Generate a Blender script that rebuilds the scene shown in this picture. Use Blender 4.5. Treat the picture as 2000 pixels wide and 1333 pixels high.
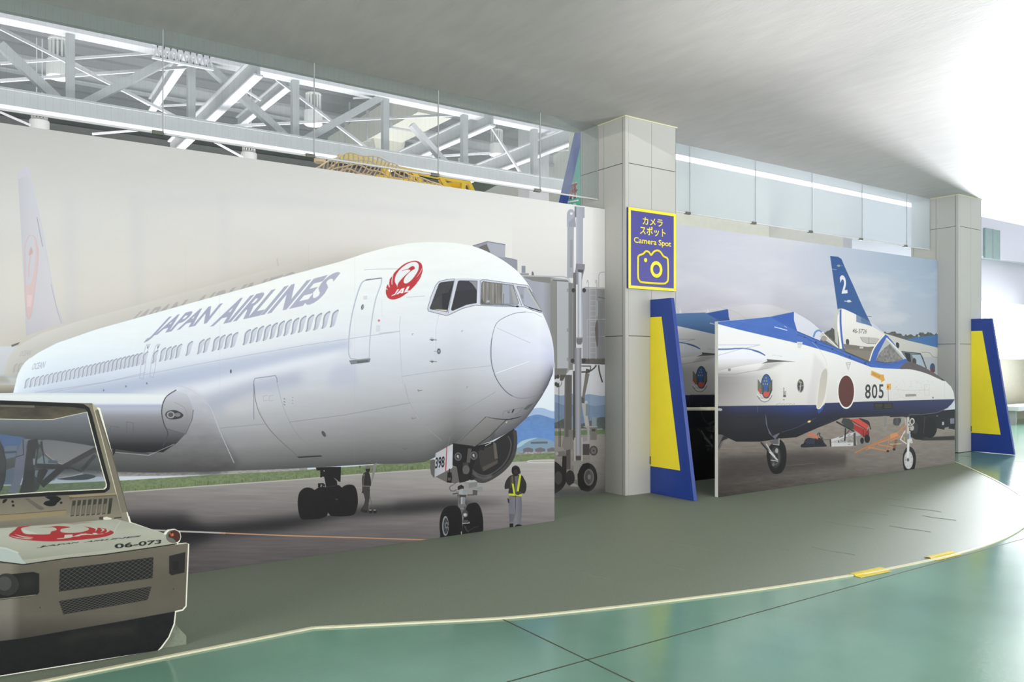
import bpy, bmesh, math, random
import numpy as np
from mathutils import Vector, Matrix
random.seed(7)
SC = bpy.context.scene
COL = SC.collection
for o in list(bpy.data.objects):
    bpy.data.objects.remove(o)

# ------------------------------------------------------------------ camera
# world axes: X runs along the mural wall, Y runs away from the visitor, Z is up
FP = 1550.0                                  # focal length in pixels of a 2000 px wide frame
AL = math.atan2(2250.0, FP)
CA, SA = math.cos(AL), math.sin(AL)
HC = 1.5
HOR = 705.0
cam_d = bpy.data.cameras.new('camera')
cam = bpy.data.objects.new('camera', cam_d)
COL.objects.link(cam)
cam_d.sensor_width = 36.0
cam_d.lens = 36.0 * FP / 2000.0
cam_d.shift_y = (HOR - 666.5) / 2000.0
cam_d.clip_end = 300
cam.location = (0, 0, HC)
cam.rotation_euler = (math.pi / 2, 0, -(math.pi / 2 - AL))
SC.camera = cam

# ------------------------------------------------------------------ world and exposure
SC.view_settings.view_transform = 'Standard'
SC.view_settings.look = 'None'
SC.view_settings.gamma = 1.0
SC.view_settings.exposure = 0.0
SC.view_settings.use_curve_mapping = False
W = bpy.data.worlds.new('world')
SC.world = W
W.use_nodes = True
bg = W.node_tree.nodes['Background']
bg.inputs[0].default_value = (0.90, 0.92, 1.0, 1)
bg.inputs[1].default_value = 1.5
SC.cycles.max_bounces = 8
SC.cycles.diffuse_bounces = 4
SC.cycles.glossy_bounces = 3
SC.cycles.transmission_bounces = 4
SC.cycles.transparent_max_bounces = 12
SC.cycles.sample_clamp_indirect = 6.0
SC.cycles.use_denoising = True

def light(name, kind, loc, energy, color=(1, 1, 1), target=None, **kw):
    d = bpy.data.lights.new(name, kind)
    d.energy = energy
    d.color = color
    for k, v in kw.items():
        setattr(d, k, v)
    o = bpy.data.objects.new(name, d)
    o.location = loc
    if target is not None:
        o.rotation_euler = (Vector(target) - Vector(loc)).to_track_quat('-Z', 'Y').to_euler()
    COL.objects.link(o)
    return o

# added fill from the visitor's side and the left; daylight from the right end
light('window_daylight', 'AREA', (7.0, -3.3, 2.5), 385, (1.0, 0.955, 0.975), (7.0, 6, 0.6), shape='RECTANGLE', size=19.0, size_y=2.6, spread=math.radians(140))
light('left_daylight', 'AREA', (-7.6, 2.0, 2.0), 400, (1.0, 0.96, 0.96), (4, 5.2, 1.0), shape='RECTANGLE', size=6.0, size_y=3.0, spread=math.radians(120))  # no opening on this side; added to brighten left-facing surfaces
light('end_window_daylight', 'AREA', (23.7, 8.65, 2.0), 580, (0.92, 0.95, 1.0), (10, 5.2, 2.2), shape='RECTANGLE', size=1.0, size_y=2.6, spread=math.radians(62))
# row of ceiling lamps above and behind the visitor
light('ceiling_lamps', 'AREA', (5.5, 0.6, 4.15), 38, (1.0, 0.985, 0.94), (4.5, 0.61, 0), shape='RECTANGLE', size=15.0, size_y=2.4)
# hall: light under the roof, plus unseen lamps added below and at the side
light('hall_daylight', 'AREA', (6.0, 27.0, 9.2), 900, (0.95, 0.97, 1.0), (6.0, 26.0, 0), shape='RECTANGLE', size=26.0, size_y=16.0)
light('hall_uplight', 'AREA', (5.0, 15.5, 0.6), 2700, (1.0, 0.96, 1.0), (5.0, 16.6, 9), shape='RECTANGLE', size=22.0, size_y=10.0, spread=math.radians(120))
light('hall_side_daylight', 'AREA', (-9.0, 12.0, 3.0), 700, (1.0, 0.97, 0.93), (8.0, 16.0, 7.0), shape='RECTANGLE', size=6.0, size_y=4.0)
# unseen spots added to brighten patches of the ceiling from below
light('ceiling_wash', 'SPOT', (8.3, 3.0, 1.2), 70, (1, 1, 1), (8.3, 3.6, 4.2), spot_size=1.1, spot_blend=1.0, shadow_soft_size=0.3)
light('ceiling_wash', 'SPOT', (12.5, 2.6, 0.8), 60, (0.96, 0.98, 1), (12.5, 4.2, 4.2), spot_size=2.4, spot_blend=1.0, shadow_soft_size=0.8)
light('ceiling_wash', 'SPOT', (9.0, 1.0, 0.6), 780, (0.97, 0.98, 1), (8.5, 2.6, 4.2), spot_size=2.2, spot_blend=1.0, shadow_soft_size=0.8)
light('ceiling_wash', 'SPOT', (5.1, 3.3, 1.4), 150, (1, 1, 1), (5.2, 4.0, 4.2), spot_size=1.1, spot_blend=1.0, shadow_soft_size=0.3)

# ------------------------------------------------------------------ photograph geometry -> wall planes
def PL(u, v, t):
    """point of the plane Y=t seen at picture position u,v"""
    w = u - 1000.0
    d = SA * FP - CA * w
    return Vector((t * (CA * FP + SA * w) / d, t, HC + (HOR - v) * t / d))

def FL(u, v, z=0.0):
    """point of the level z seen at u,v"""
    Y = FP * (HC - z) / (v - HOR)
    X = (u - 1000.0) / FP * Y
    return Vector((SA * X + CA * Y, -CA * X + SA * Y, z))

# ------------------------------------------------------------------ materials
def lin(c):
    return tuple((x / 255.0 / 12.92) if x / 255.0 <= 0.04045 else ((x / 255.0 + 0.055) / 1.055) ** 2.4 for x in c)

def mat(name, rgb, rough=0.6, var=0.04, scale=8.0, bump=0.0, bscale=200.0, metal=0.0, emit=0.0, coat=0.0, spec=0.5, stretch=None):
    m = bpy.data.materials.new(name)
    m.use_nodes = True
    nt = m.node_tree
    b = nt.nodes['Principled BSDF']
    c = lin(rgb)
    tc = nt.nodes.new('ShaderNodeTexCoord')
    src = tc.outputs['Object']
    if stretch:
        mp = nt.nodes.new('ShaderNodeMapping')
        mp.inputs['Scale'].default_value = stretch
        nt.links.new(src, mp.inputs['Vector'])
        src = mp.outputs['Vector']
    if var > 0:
        n = nt.nodes.new('ShaderNodeTexNoise')
        n.inputs['Scale'].default_value = scale
        n.inputs['Detail'].default_value = 5
        nt.links.new(src, n.inputs['Vector'])
        r = nt.nodes.new('ShaderNodeValToRGB')
        r.color_ramp.elements[0].position = 0.3
        r.color_ramp.elements[1].position = 0.7
        r.color_ramp.elements[0].color = tuple(x * (1 - var) for x in c) + (1,)
        r.color_ramp.elements[1].color = tuple(min(1, x * (1 + var)) for x in c) + (1,)
        nt.links.new(n.outputs['Fac'], r.inputs['Fac'])
        nt.links.new(r.outputs['Color'], b.inputs['Base Color'])
    else:
        b.inputs['Base Color'].default_value = c + (1,)
    if bump > 0:
        n2 = nt.nodes.new('ShaderNodeTexNoise')
        n2.inputs['Scale'].default_value = bscale
        n2.inputs['Detail'].default_value = 3
        nt.links.new(src, n2.inputs['Vector'])
        bp = nt.nodes.new('ShaderNodeBump')
        bp.inputs['Strength'].default_value = bump
        bp.inputs['Distance'].default_value = 0.01
        nt.links.new(n2.outputs['Fac'], bp.inputs['Height'])
        nt.links.new(bp.outputs['Normal'], b.inputs['Normal'])
    b.inputs['Roughness'].default_value = rough
    b.inputs['Metallic'].default_value = metal
    b.inputs['Specular IOR Level'].default_value = spec
    if coat:
        b.inputs['Coat Weight'].default_value = coat
        b.inputs['Coat Roughness'].default_value = 0.08
    if emit:
        b.inputs['Emission Color'].default_value = c + (1,)
        b.inputs['Emission Strength'].default_value = emit
    return m

def glassmat(name, haze, tint, wires=True, gloss=0.06, mirror=0.05):
    m = bpy.data.materials.new(name)
    m.use_nodes = True
    nt = m.node_tree
    nt.nodes.clear()
    N, L = nt.nodes.new, nt.links.new
    out = N('ShaderNodeOutputMaterial')
    tr = N('ShaderNodeBsdfTransparent'); tr.inputs[0].default_value = tint + (1,)
    df = N('ShaderNodeBsdfTranslucent'); df.inputs[0].default_value = (0.86, 0.91, 0.95, 1)
    dd = N('ShaderNodeBsdfDiffuse'); dd.inputs[0].default_value = (0.82, 0.87, 0.92, 1)
    dm = N('ShaderNodeMixShader'); dm.inputs[0].default_value = 0.5
    L(df.outputs[0], dm.inputs[1]); L(dd.outputs[0], dm.inputs[2])
    a = N('ShaderNodeMixShader'); a.inputs[0].default_value = haze
    L(tr.outputs[0], a.inputs[1]); L(dm.outputs[0], a.inputs[2])
    if wires:
        tc = N('ShaderNodeTexCoord'); sx = N('ShaderNodeSeparateXYZ'); L(tc.outputs['Object'], sx.inputs[0])
        fr = N('ShaderNodeMath'); fr.operation = 'MULTIPLY'; fr.inputs[1].default_value = 20.0; L(sx.outputs[0], fr.inputs[0])
        f2 = N('ShaderNodeMath'); f2.operation = 'FRACT'; L(fr.outputs[0], f2.inputs[0])
        lt = N('ShaderNodeMath'); lt.operation = 'LESS_THAN'; lt.inputs[1].default_value = 0.035; L(f2.outputs[0], lt.inputs[0])
        sc = N('ShaderNodeMath'); sc.operation = 'MULTIPLY'; sc.inputs[1].default_value = 0.12; L(lt.outputs[0], sc.inputs[0])
        wd = N('ShaderNodeBsdfDiffuse'); wd.inputs[0].default_value = (0.3, 0.32, 0.33, 1)
        wm = N('ShaderNodeMixShader'); L(sc.outputs[0], wm.inputs[0]); L(a.outputs[0], wm.inputs[1]); L(wd.outputs[0], wm.inputs[2])
        a = wm
    g = N('ShaderNodeBsdfGlossy'); g.inputs['Roughness'].default_value = gloss
    mm = N('ShaderNodeMixShader'); mm.inputs[0].default_value = mirror
    L(a.outputs[0], mm.inputs[1]); L(g.outputs[0], mm.inputs[2])
    L(mm.outputs[0], out.inputs[0])
    return m

# ------------------------------------------------------------------ mesh helpers
class MB:
    def __init__(s):
        s.bm = bmesh.new()
    def box(s, x0, x1, y0, y1, z0, z1):
        v = [s.bm.verts.new(p) for p in ((x0, y0, z0), (x1, y0, z0), (x1, y1, z0), (x0, y1, z0), (x0, y0, z1), (x1, y0, z1), (x1, y1, z1), (x0, y1, z1))]
        for f in ((3, 2, 1, 0), (4, 5, 6, 7), (0, 1, 5, 4), (1, 2, 6, 5), (2, 3, 7, 6), (3, 0, 4, 7)):
            s.bm.faces.new([v[i] for i in f])
        return s
    def bar(s, p, q, w, h, up=(0, 0, 1)):
        p, q = Vector(p), Vector(q)
        d = (q - p).normalized()
        a = d.cross(Vector(up))
        if a.length < 1e-4:
            a = d.cross(Vector((0, 1, 0)))
        a.normalize(); b = a.cross(d).normalized()
        v = [s.bm.verts.new(e + a * i * w / 2 + b * j * h / 2) for e in (p, q) for i, j in ((-1, -1), (1, -1), (1, 1), (-1, 1))]
        for f in ((3, 2, 1, 0), (4, 5, 6, 7), (0, 1, 5, 4), (1, 2, 6, 5), (2, 3, 7, 6), (3, 0, 4, 7)):
            s.bm.faces.new([v[i] for i in f])
        return s
    def tube(s, pts, r, n=8, caps=True, r2=None):
        pts = [Vector(p) for p in pts]
        rings = []
        for i, p in enumerate(pts):
            d = (pts[min(i + 1, len(pts) - 1)] - pts[max(i - 1, 0)]).normalized()
            a = d.cross(Vector((0, 0, 1)))
            if a.length < 1e-3: a = d.cross(Vector((0, 1, 0)))
            a.normalize(); b = a.cross(d)
            rr = r if r2 is None else r + (r2 - r) * i / (len(pts) - 1)
            rings.append([s.bm.verts.new(p + (a * math.cos(k * 2 * math.pi / n) + b * math.sin(k * 2 * math.pi / n)) * rr) for k in range(n)])
        for i in range(len(rings) - 1):
            for k in range(n):
                s.bm.faces.new((rings[i][k], rings[i][(k + 1) % n], rings[i + 1][(k + 1) % n], rings[i + 1][k]))
        if caps:
            s.bm.faces.new(rings[0][::-1]); s.bm.faces.new(rings[-1])
        return s
    def lathe(s, prof, c=(0, 0, 0), n=24):
        c = Vector(c); rings = []
        for r, z in prof:
            rings.append([s.bm.verts.new(c + Vector((r * math.cos(k * 2 * math.pi / n), r * math.sin(k * 2 * math.pi / n), z))) for k in range(n)])
        for i in range(len(rings) - 1):
            for k in range(n):
                s.bm.faces.new((rings[i][k], rings[i][(k + 1) % n], rings[i + 1][(k + 1) % n], rings[i + 1][k]))
        s.bm.faces.new(rings[0][::-1]); s.bm.faces.new(rings[-1])
        return s
    def prism(s, pts, d):
        """closed outline (3-D points, one plane) pushed along vector d"""
        pts = [Vector(p) for p in pts]; d = Vector(d)
        a = [s.bm.verts.new(p) for p in pts]; b = [s.bm.verts.new(p + d) for p in pts]
        n = len(a)
        s.bm.faces.new(a); s.bm.faces.new(b[::-1])
        for i in range(n):
            s.bm.faces.new((a[(i + 1) % n], a[i], b[i], b[(i + 1) % n]))
        return s
    def obj(s, name, m, parent=None, smooth=False, bevel=0):
        bmesh.ops.recalc_face_normals(s.bm, faces=s.bm.faces[:])
        me = bpy.data.meshes.new(name)
        s.bm.to_mesh(me); s.bm.free()
        if smooth:
            for p in me.polygons: p.use_smooth = True
        o = bpy.data.objects.new(name, me)
        if m is not None: me.materials.append(m)
        COL.objects.link(o)
        if parent is not None:
            o.parent = parent
            o.location = -Vector(parent.location)
        if bevel:
            bv = o.modifiers.new('bevel', 'BEVEL'); bv.width = bevel; bv.segments = 2; bv.limit_method = 'ANGLE'
        return o

def tag(o, label, cat, group=None, kind=None):
    o['label'] = label; o['category'] = cat
    if group: o['group'] = group
    if kind: o['kind'] = kind
    return o

def empty(name, loc, label, cat, group=None):
    o = bpy.data.objects.new(name, None)
    o.location = loc; o.empty_display_size = 0.2
    COL.objects.link(o)
    return tag(o, label, cat, group)

def struct(o):
    o['kind'] = 'structure'
    return o

# ------------------------------------------------------------------ building shell
CEIL = 4.21
T_COL, T_MUR, T_GLS, T_CB = 6.5, 6.832, 6.961, 7.28
T_FRONT = 5.86
m_floor = mat('green_vinyl', (116, 160, 140), rough=0.15, var=0.16, scale=0.9, bump=0.05, bscale=35, spec=0.55, stretch=(1, 1, 1))
nt = m_floor.node_tree
m_joint = mat('floor_joint', (70, 72, 52), rough=0.7)
m_carp = mat('grey_green_carpet', (124, 134, 117), rough=0.55, var=0.12, scale=140, bump=0.25, bscale=500, spec=0.35)
m_ceil = mat('brushed_ceiling', (190, 184, 182), rough=0.62, var=0.05, scale=9, bump=0.12, bscale=60, stretch=(1.0, 0.25, 1), spec=0.4)
m_wall = mat('painted_wall', (222, 222, 214), rough=0.8, var=0.02)
m_clad = mat('speckled_cladding', (194, 194, 189), rough=0.75, var=0.06, scale=160, bump=0.35, bscale=260)
m_dark = mat('joint_shadow', (96, 96, 92), rough=0.9, var=0)  # dark core colour that shows between the cladding panels
m_trim = mat('cream_edge_strip', (224, 222, 190), rough=0.4, var=0.05, scale=20)
m_steel = mat('white_steel_paint', (214, 214, 216), rough=0.55, var=0.03, scale=5)
m_steel2 = mat('grey_steel_paint', (176, 178, 178), rough=0.6, var=0.04, scale=5)
m_deck = mat('ribbed_roof_deck', (118, 118, 120), rough=0.55, var=0.1, scale=1.5)
m_bracket = mat('glass_bracket', (120, 120, 112), rough=0.35, metal=0.7, var=0)

struct(MB().box(-8, 24, -4, 46, -0.3, 0.0).obj('floor', m_floor))
struct(MB().box(-8, 24, -4, T_CB, CEIL, CEIL + 0.35).obj('ceiling', m_ceil))
struct(MB().box(-8.3, -8, -4, 46, 0, 10).obj('wall_left', m_wall))
# visitor-side window wall: sill, head and posts
fw = MB().box(-8, 24, -4.2, -4, 0, 0.8).box(-8, 24, -4.2, -4, 3.7, CEIL)
fw.box(-8, 1, -4.2, -4, 0.8, 3.7)
for k in range(9): fw.box(1 + k * 2.8, 1.14 + k * 2.8, -4.2, -4, 0.8, 3.7)
struct(fw.obj('wall_front', m_wall))
ew = MB().box(24, 24.2, -4, 5.6, 0, 0.3).box(24, 24.2, -4, 5.6, 3.9, CEIL)
for k in range(5): ew.box(24, 24.2, -4 + k * 2.35, -3.86 + k * 2.35, 0.3, 3.9)
struct(ew.obj('wall_right', m_wall))
# floor joints: a square grid of inlaid strips
jm = MB()
for x in (-2.6, 2.565, 7.73, 12.9): jm.box(x - 0.004, x + 0.004, -4, 6.3, 0.0, 0.0012)
for y in (-2.1, 3.06): jm.box(-8, 24, y - 0.004, y + 0.004, 0.0, 0.0012)
o = jm.obj('trim_2', m_joint); struct(o)

# carpet: straight edge at the left, then the long curve read off the floor
edge = [(-8, 4.30), (0.29, 4.297), (1.604, 4.30), (2.09, 4.064), (2.622, 3.815), (3.249, 3.62), (3.766, 3.485), (4.372, 3.345), (5.084, 3.222), (5.401, 3.178), (5.969, 3.13), (6.35, 3.115), (6.783, 3.125), (7.303, 3.18), (7.932, 3.31), (8.7, 3.58), (9.5, 3.98), (10.4, 4.6), (11.4, 5.4), (12.4, 6.25), (13.4, 7.0)]
def smooth(pts, n=6):
    out = []
    for i in range(len(pts) - 1):
        p0 = pts[max(i - 1, 0)]; p1 = pts[i]; p2 = pts[i + 1]; p3 = pts[min(i + 2, len(pts) - 1)]
        for k in range(n):
            t = k / n
            out.append(tuple(0.5 * ((2 * p1[j]) + (-p0[j] + p2[j]) * t + (2 * p0[j] - 5 * p1[j] + 4 * p2[j] - p3[j]) * t * t + (-p0[j] + 3 * p1[j] - 3 * p2[j] + p3[j]) * t ** 3) for j in range(len(p1))))
    out.append(tuple(pts[-1]))
    return out
ed = edge[:3] + smooth(edge[2:], 6)[1:]
cm = MB()
cm.prism([(x, y, 0.0) for x, y in ed] + [(13.4, T_CB - 0.02, 0.0), (-8, T_CB - 0.02, 0.0)], (0, 0, 0.006))
bmesh.ops.triangulate(cm.bm, faces=cm.bm.faces[:])
tag(cm.obj('carpet', m_carp), 'grey green carpet under the cutouts, with a long curved cream edge', 'carpet')
tm = MB()
for a, b in zip(ed[:-1], ed[1:]):
    tm.bar((a[0], a[1] - 0.012, 0.005), (b[0], b[1] - 0.012, 0.005), 0.024, 0.009)
struct(tm.obj('trim_1', m_trim))
# low creases of the carpet
cr = MB()
for x, y, l in ((6.0, 4.6, .5), (6.6, 4.2, .45), (5.3, 4.1, .4), (7.3, 4.5, .5), (4.8, 4.5, .5), (6.9, 3.8, .35), (7.9, 4.3, .5), (8.2, 4.9, .6), (8.8, 5.0, .5), (5.6, 3.7, .35), (4.2, 4.1, .3), (9.3, 5.2, .4), (7.6, 3.9, .3), (3.6, 4.2, .3)):
    a = []
    for k in range(9):
        f = k / 8 - 0.5
        a.append((x - f * l * 0.15 + 0.01 * math.sin(k), y + f * l, -0.003))
    cr.tube([Vector(p) for p in a], 0.0115, 8)
o = cr.obj('carpet_crease', m_carp, bpy.data.objects['carpet']); 
o['kind'] = 'stuff'

# yellow tape on the edge strip
m_tape = mat('yellow_tape', (228, 206, 60), rough=0.4, var=0.06, scale=30)
for (u0, v0, u1, v1), lab in zip(((1664, 1127, 1726, 1115), (1812, 1094, 1862, 1083)), ('strip of yellow tape on the curved edge strip, the nearer of two', 'strip of yellow tape on the curved edge strip, the farther of two')):
    a, b = FL(u0, v0 - 2), FL(u1, v1 - 2)
    d = (b - a).normalized(); n = Vector((-d.y, d.x, 0))
    t = MB()
    for i, (off, z) in enumerate(((0.035, 0.0085), (0.0, 0.0125), (-0.05, 0.0035))):
        pass
    P = []
    for off, z in ((0.03, 0.008), (0.01, 0.0125), (-0.02, 0.0125), (-0.028, 0.003), (-0.075, 0.003)):
        P.append((a + n * off + Vector((0, 0, z)), b + n * (off + 0.01) + Vector((0, 0, z))))
    bm = t.bm
    vs = [(bm.verts.new(p), bm.verts.new(q)) for p, q in P]
    for (p, q), (r, s_) in zip(vs[:-1], vs[1:]): bm.faces.new((p, q, s_, r))
    o = t.obj('floor_tape', m_tape)
    tag(o, lab, 'tape', 'yellow tape patches on the carpet edge')
    so = o.modifiers.new('s', 'SOLIDIFY'); so.thickness = 0.0012

# pillars with cladding panels
def pillar(x0, x1, label):
    root = empty('square_pillar', ((x0 + x1) / 2, (T_COL + T_CB) / 2, 0), label, 'pillar', 'clad pillars of the mural wall')
    MB().box(x0 + .006, x1 - .006, T_COL + .006, T_CB - .006, 0.0065, CEIL).obj('core', m_dark, root)
    g = 0.004
    zs = (0.0065, 1.775, 3.69, CEIL)
    for z0, z1 in zip(zs[:-1], zs[1:]):
        c = MB()
        a0, a1 = z0 + (g if z0 > .1 else 0), z1 - (g if z1 < CEIL else 0)
        xm = x0 + 0.40
        c.box(x0 + .05, xm - g / 2, T_COL, T_COL + .004, a0, a1) if z1 > 2 else c.box(x0 + .05, x1, T_COL, T_COL + .004, a0, a1)
        if z1 > 2: c.box(xm + g / 2, x1, T_COL, T_COL + .004, a0, a1)
        # left side: corner angle, then two sheets
        c.box(x0, x0 + .004, T_COL + 0.052, T_COL + .36, a0, a1)
        c.box(x0, x0 + .004, T_COL + 0.365, T_CB - 0.04, a0, a1)
        c.box(x0, x0 + .004, T_CB - 0.035, T_CB, a0, a1)
        c.box(x1 - .004, x1, T_COL, T_CB, a0, a1)
        c.box(x0, x1, T_CB - .004, T_CB, a0, a1)
        c.obj('cladding_panel', m_clad, root)
    MB().box(x0 - .001, x0 + .05, T_COL - .001, T_COL + .047, 0.0065, CEIL - .01).obj('corner_trim', m_clad, root, bevel=0.006)
    c = MB().box(x0 - .008, x1 + .02, T_COL - .008, T_COL - .001, CEIL - .012, CEIL).box(x0 - .008, x0 - .001, T_COL - .001, T_GLS, CEIL - .012, CEIL)
    c.obj('top_bead', m_trim, root)
    return root
C1 = (PL(1221.5, 0, T_COL).x, PL(1320, 0, T_COL).x)
C2 = (PL(1872, 0, T_COL).x, PL(1916.5, 0, T_COL).x)
pillar(C1[0], C1[1], 'pale clad pillar carrying the blue and yellow Camera Spot sign')
pillar(C2[0], C2[1], 'pale clad pillar at the right end, without a sign')

# ceiling edge over the glazing
m_grey = mat('fascia', (150, 150, 142), rough=0.7)
struct(MB().box(-8, C1[0], T_CB - .0, T_CB + .06, CEIL - .0, CEIL + .5).box(C1[1], C2[0], T_CB, T_CB + .06, CEIL, CEIL + .5).obj('trim_3', m_grey))

# glazing hung below the ceiling
m_gl1 = glassmat('wired_glass', 0.10, (0.93, 0.95, 0.95), True, 0.05, 0.06)
m_gl2 = glassmat('milky_glass', 0.42, (0.95, 0.97, 1.0), True, 0.25, 0.10)  # whitish diffuse haze stands for a reflection of the bright outdoors
ZG = 3.36
j1 = [-2.5, -1.22, 0.06, 1.337, 2.618, 3.905, 5.175, C1[0] - .005]
ords = ['outermost left', 'second from the left', 'third from the left', 'fourth from the left', 'fifth from the left', 'next but one to the pillar', 'last one before the pillar']
locs = ['above the airliner tail, left of the first bright high bay lamp', 'above the airliner tail, at the left end of the row', 'in front of the first lit high bay lamp', 'over the AIRLINES lettering', 'in front of the middle high bay lamp', 'in front of the yellow lattice', 'beside the pillar, in front of the right high bay lamp']
for i, (a, b) in enumerate(zip(j1[:-1], j1[1:])):
    if b < 0.1: continue
    g = MB().box(a + .004, b - .004, T_GLS - .004, T_GLS + .004, ZG, CEIL - .004).obj('glass_pane', m_gl1)
    lab = {2: 'hung wired glass pane in front of the leftmost bright lamp', 3: 'hung wired glass pane between the first and second hanger rods', 4: 'hung wired glass pane above the airliner lettering, between second and third rods', 5: 'hung wired glass pane in front of the yellow lattice', 6: 'narrow hung wired glass pane ending at the sign pillar'}[i]
    tag(g, lab, 'glass pane', 'glass panes above the airliner mural')
    MB().box(a + .002, b - .002, T_GLS - .008, T_GLS + .008, ZG - .012, ZG + .003).obj('bottom_edge', m_steel, g)
    MB().box(b - .010, b - .002, T_GLS - .006, T_GLS + .006, ZG, CEIL - .002).obj('joint_strip', m_steel2, g)
    if i < 6:
        MB().box(b - .09, b - .003, T_GLS - .02, T_GLS + .02, ZG - .02, ZG + .012).obj('bracket', m_bracket, g, bevel=.004)
MB()
j2 = [C1[1] + .004, 7.521, 8.793, 10.048, 11.303, 12.562, C2[0] - .005]
lab2 = ['narrow milky glass pane touching the sign pillar', 'milky glass pane, second from the sign pillar', 'milky glass pane in the middle left of the fighter bay', 'milky glass pane in the middle right of the fighter bay', 'milky glass pane above the blue fighter tail fin', 'clearer glass pane touching the right pillar']
for i, (a, b) in enumerate(zip(j2[:-1], j2[1:])):
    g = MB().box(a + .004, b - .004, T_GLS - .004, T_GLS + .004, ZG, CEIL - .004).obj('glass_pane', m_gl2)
    tag(g, lab2[i], 'glass pane', 'glass panes above the fighter mural')
    MB().box(a + .002, b - .002, T_GLS - .007, T_GLS + .007, ZG - .012, ZG + .003).obj('bottom_edge', m_steel, g)
    MB().box(b - .008, b - .002, T_GLS - .006, T_GLS + .006, ZG, CEIL - .002).obj('joint_strip', m_steel2, g)
    if i < 5:
        MB().box(b - .09, b - .003, T_GLS - .02, T_GLS + .02, ZG - .02, ZG + .01).obj('bracket', m_bracket, g, bevel=.004)

# ------------------------------------------------------------------ bay 2: wall behind the glazing, and a lamp added for a reflected line
m_beige = mat('beige_wall_sheet', (206, 206, 192), rough=0.75, var=0.03)
bw = MB().box(7.2, 11.6, 8.9, 9.0, 0, 6.5)
bw.box(8.6, 9.0, 8.6, 8.9, 0, 6.5)
struct(bw.obj('wall_middle', m_beige))
m_tube = mat('lit_tube', (255, 255, 255), emit=9.0, var=0)
p0, p1 = PL(1300, 294, 7.5), PL(1781, 402, 7.5)
sl = empty('strip_lamp', ((p0.x + p1.x) / 2, 7.5, p0.z), 'long thin lit strip lamp behind the milky glass, just under the ceiling', 'lamp')
MB().box(p0.x, p1.x, 7.47, 7.55, p1.z + .03, p1.z + .08).obj('lamp_housing', m_steel, sl)
for xx in (p0.x + 1, p1.x - 1): MB().box(xx, xx + .05, 7.33, 7.5, p1.z + .05, p1.z + .08).obj('bracket', m_steel, sl)
MB().tube([(p0.x + .02, 7.5, p1.z), (p1.x, 7.5, p1.z)], 0.03, 10).obj('lamp_tube', m_tube, sl, smooth=True)

# ------------------------------------------------------------------ the hall beyond: roof deck, far walls
bm = bmesh.new()
ys = np.arange(10.0, 46.0, 0.2)
prev = None
for k, y in enumerate(ys):
    z = 9.55 + (0.17 if (k // 2) % 2 else 0.0)
    cur = (bm.verts.new((-8, y, z)), bm.verts.new((24, y, z)))
    if prev: bm.faces.new((prev[0], prev[1], cur[1], cur[0]))
    prev = cur
me = bpy.data.meshes.new('ceiling_hall'); bm.to_mesh(me); bm.free(); me.materials.append(m_deck)
o = bpy.data.objects.new('ceiling_hall', me); COL.objects.link(o); struct(o)
struct(MB().box(-8, 24, 46, 46.3, 0, 10).obj('wall_back', m_wall))
struct(MB().box(18.8, 19.0, 9.6, 46, 0, 10).obj('wall_hall', m_wall))

# main truss, parallel to the mural wall
TT = 14.0
def trussbar(mb, a, b, w, d, t=TT):
    mb.bar(PL(a[0], a[1], t), PL(b[0], b[1], t), w, d, up=(0, 1, 0))
    return mb
tr = empty('roof_truss', (5, TT, 5.3), 'white steel truss running along the hall, with square posts and braces', 'truss')
MB().box(-6, 18.6, TT - .14, TT + .14, 6.55, 6.63).box(-6, 18.6, TT - .1, TT + .1, 6.63, 6.85).obj('top_chord', m_steel, tr)
MB().box(-6, 18.6, TT - .12, TT + .12, 5.28, 5.52).box(-6, 18.6, TT - .16, TT + .16, 5.50, 5.53).obj('bottom_chord', m_steel2, tr)
for k in range(-2, 7):
    x = 1.337 + 1.778 * k
    MB().box(x - .06, x + .06, TT - .06, TT + .06, 5.5, 6.56).obj('post', m_steel2, tr)
dg = [((0, 88), (112, 194), .13, m_steel2), ((165, 203), (345, 110), .12, m_steel2), ((405, 128), (556, 266), .12, m_steel2), ((594, 274), (748, 188), .13, m_steel2), ((803, 244), (885, 335), .10, m_steel)]
for a, b, w, m_ in dg:
    mb = MB(); trussbar(mb, a, b, w, .14); mb.obj('diagonal', m_, tr)
# upstand wall of the gutter above the truss
struct(MB().box(-8, 18.8, TT - .2, TT + .2, 6.95, 9.56).box(-8, 18.8, TT - .26, TT - .2, 7.3, 7.34).box(-8, 18.8, TT - .3, TT + .1, 6.86, 6.95).obj('trim_4', m_steel2))
# H-section beams that cross the hall towards the far side
def hbeam(a, b, ta, tb, d, label):
    p, q = PL(a[0], a[1], ta), PL(b[0], b[1], tb)
    w_ = MB().bar(p, q, .05, d).obj('steel_beam', m_steel2, tr)
    f = Vector((0, 0, d / 2))
    fl = MB().bar(p - f, q - f, .15, .03).bar(p + f, q + f, .15, .03).obj('flange', m_steel)
    fl.parent = w_; fl.location = (0, 0, 0)
hbeam((757, 322), (962, 229), 18.5, 13.6, .34, 'white sloping beam left of the rightmost lit lamp')
hbeam((905, 347), (1150, 252), 17.5, 12.6, .34, 'white sloping beam passing right behind the rightmost lit lamp')
hbeam((335, 292), (505, 128), 17.0, 12.5, .30, 'broad white sloping beam between the left and middle lit lamps')
hbeam((297, 205), (360, 108), 19.0, 15.2, .26, 'short white beam below the corrugated bracket')
hbeam((466, 240), (566, 158), 21.0, 16.5, .26, 'white beam rising to the post left of the middle lamp')
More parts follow.
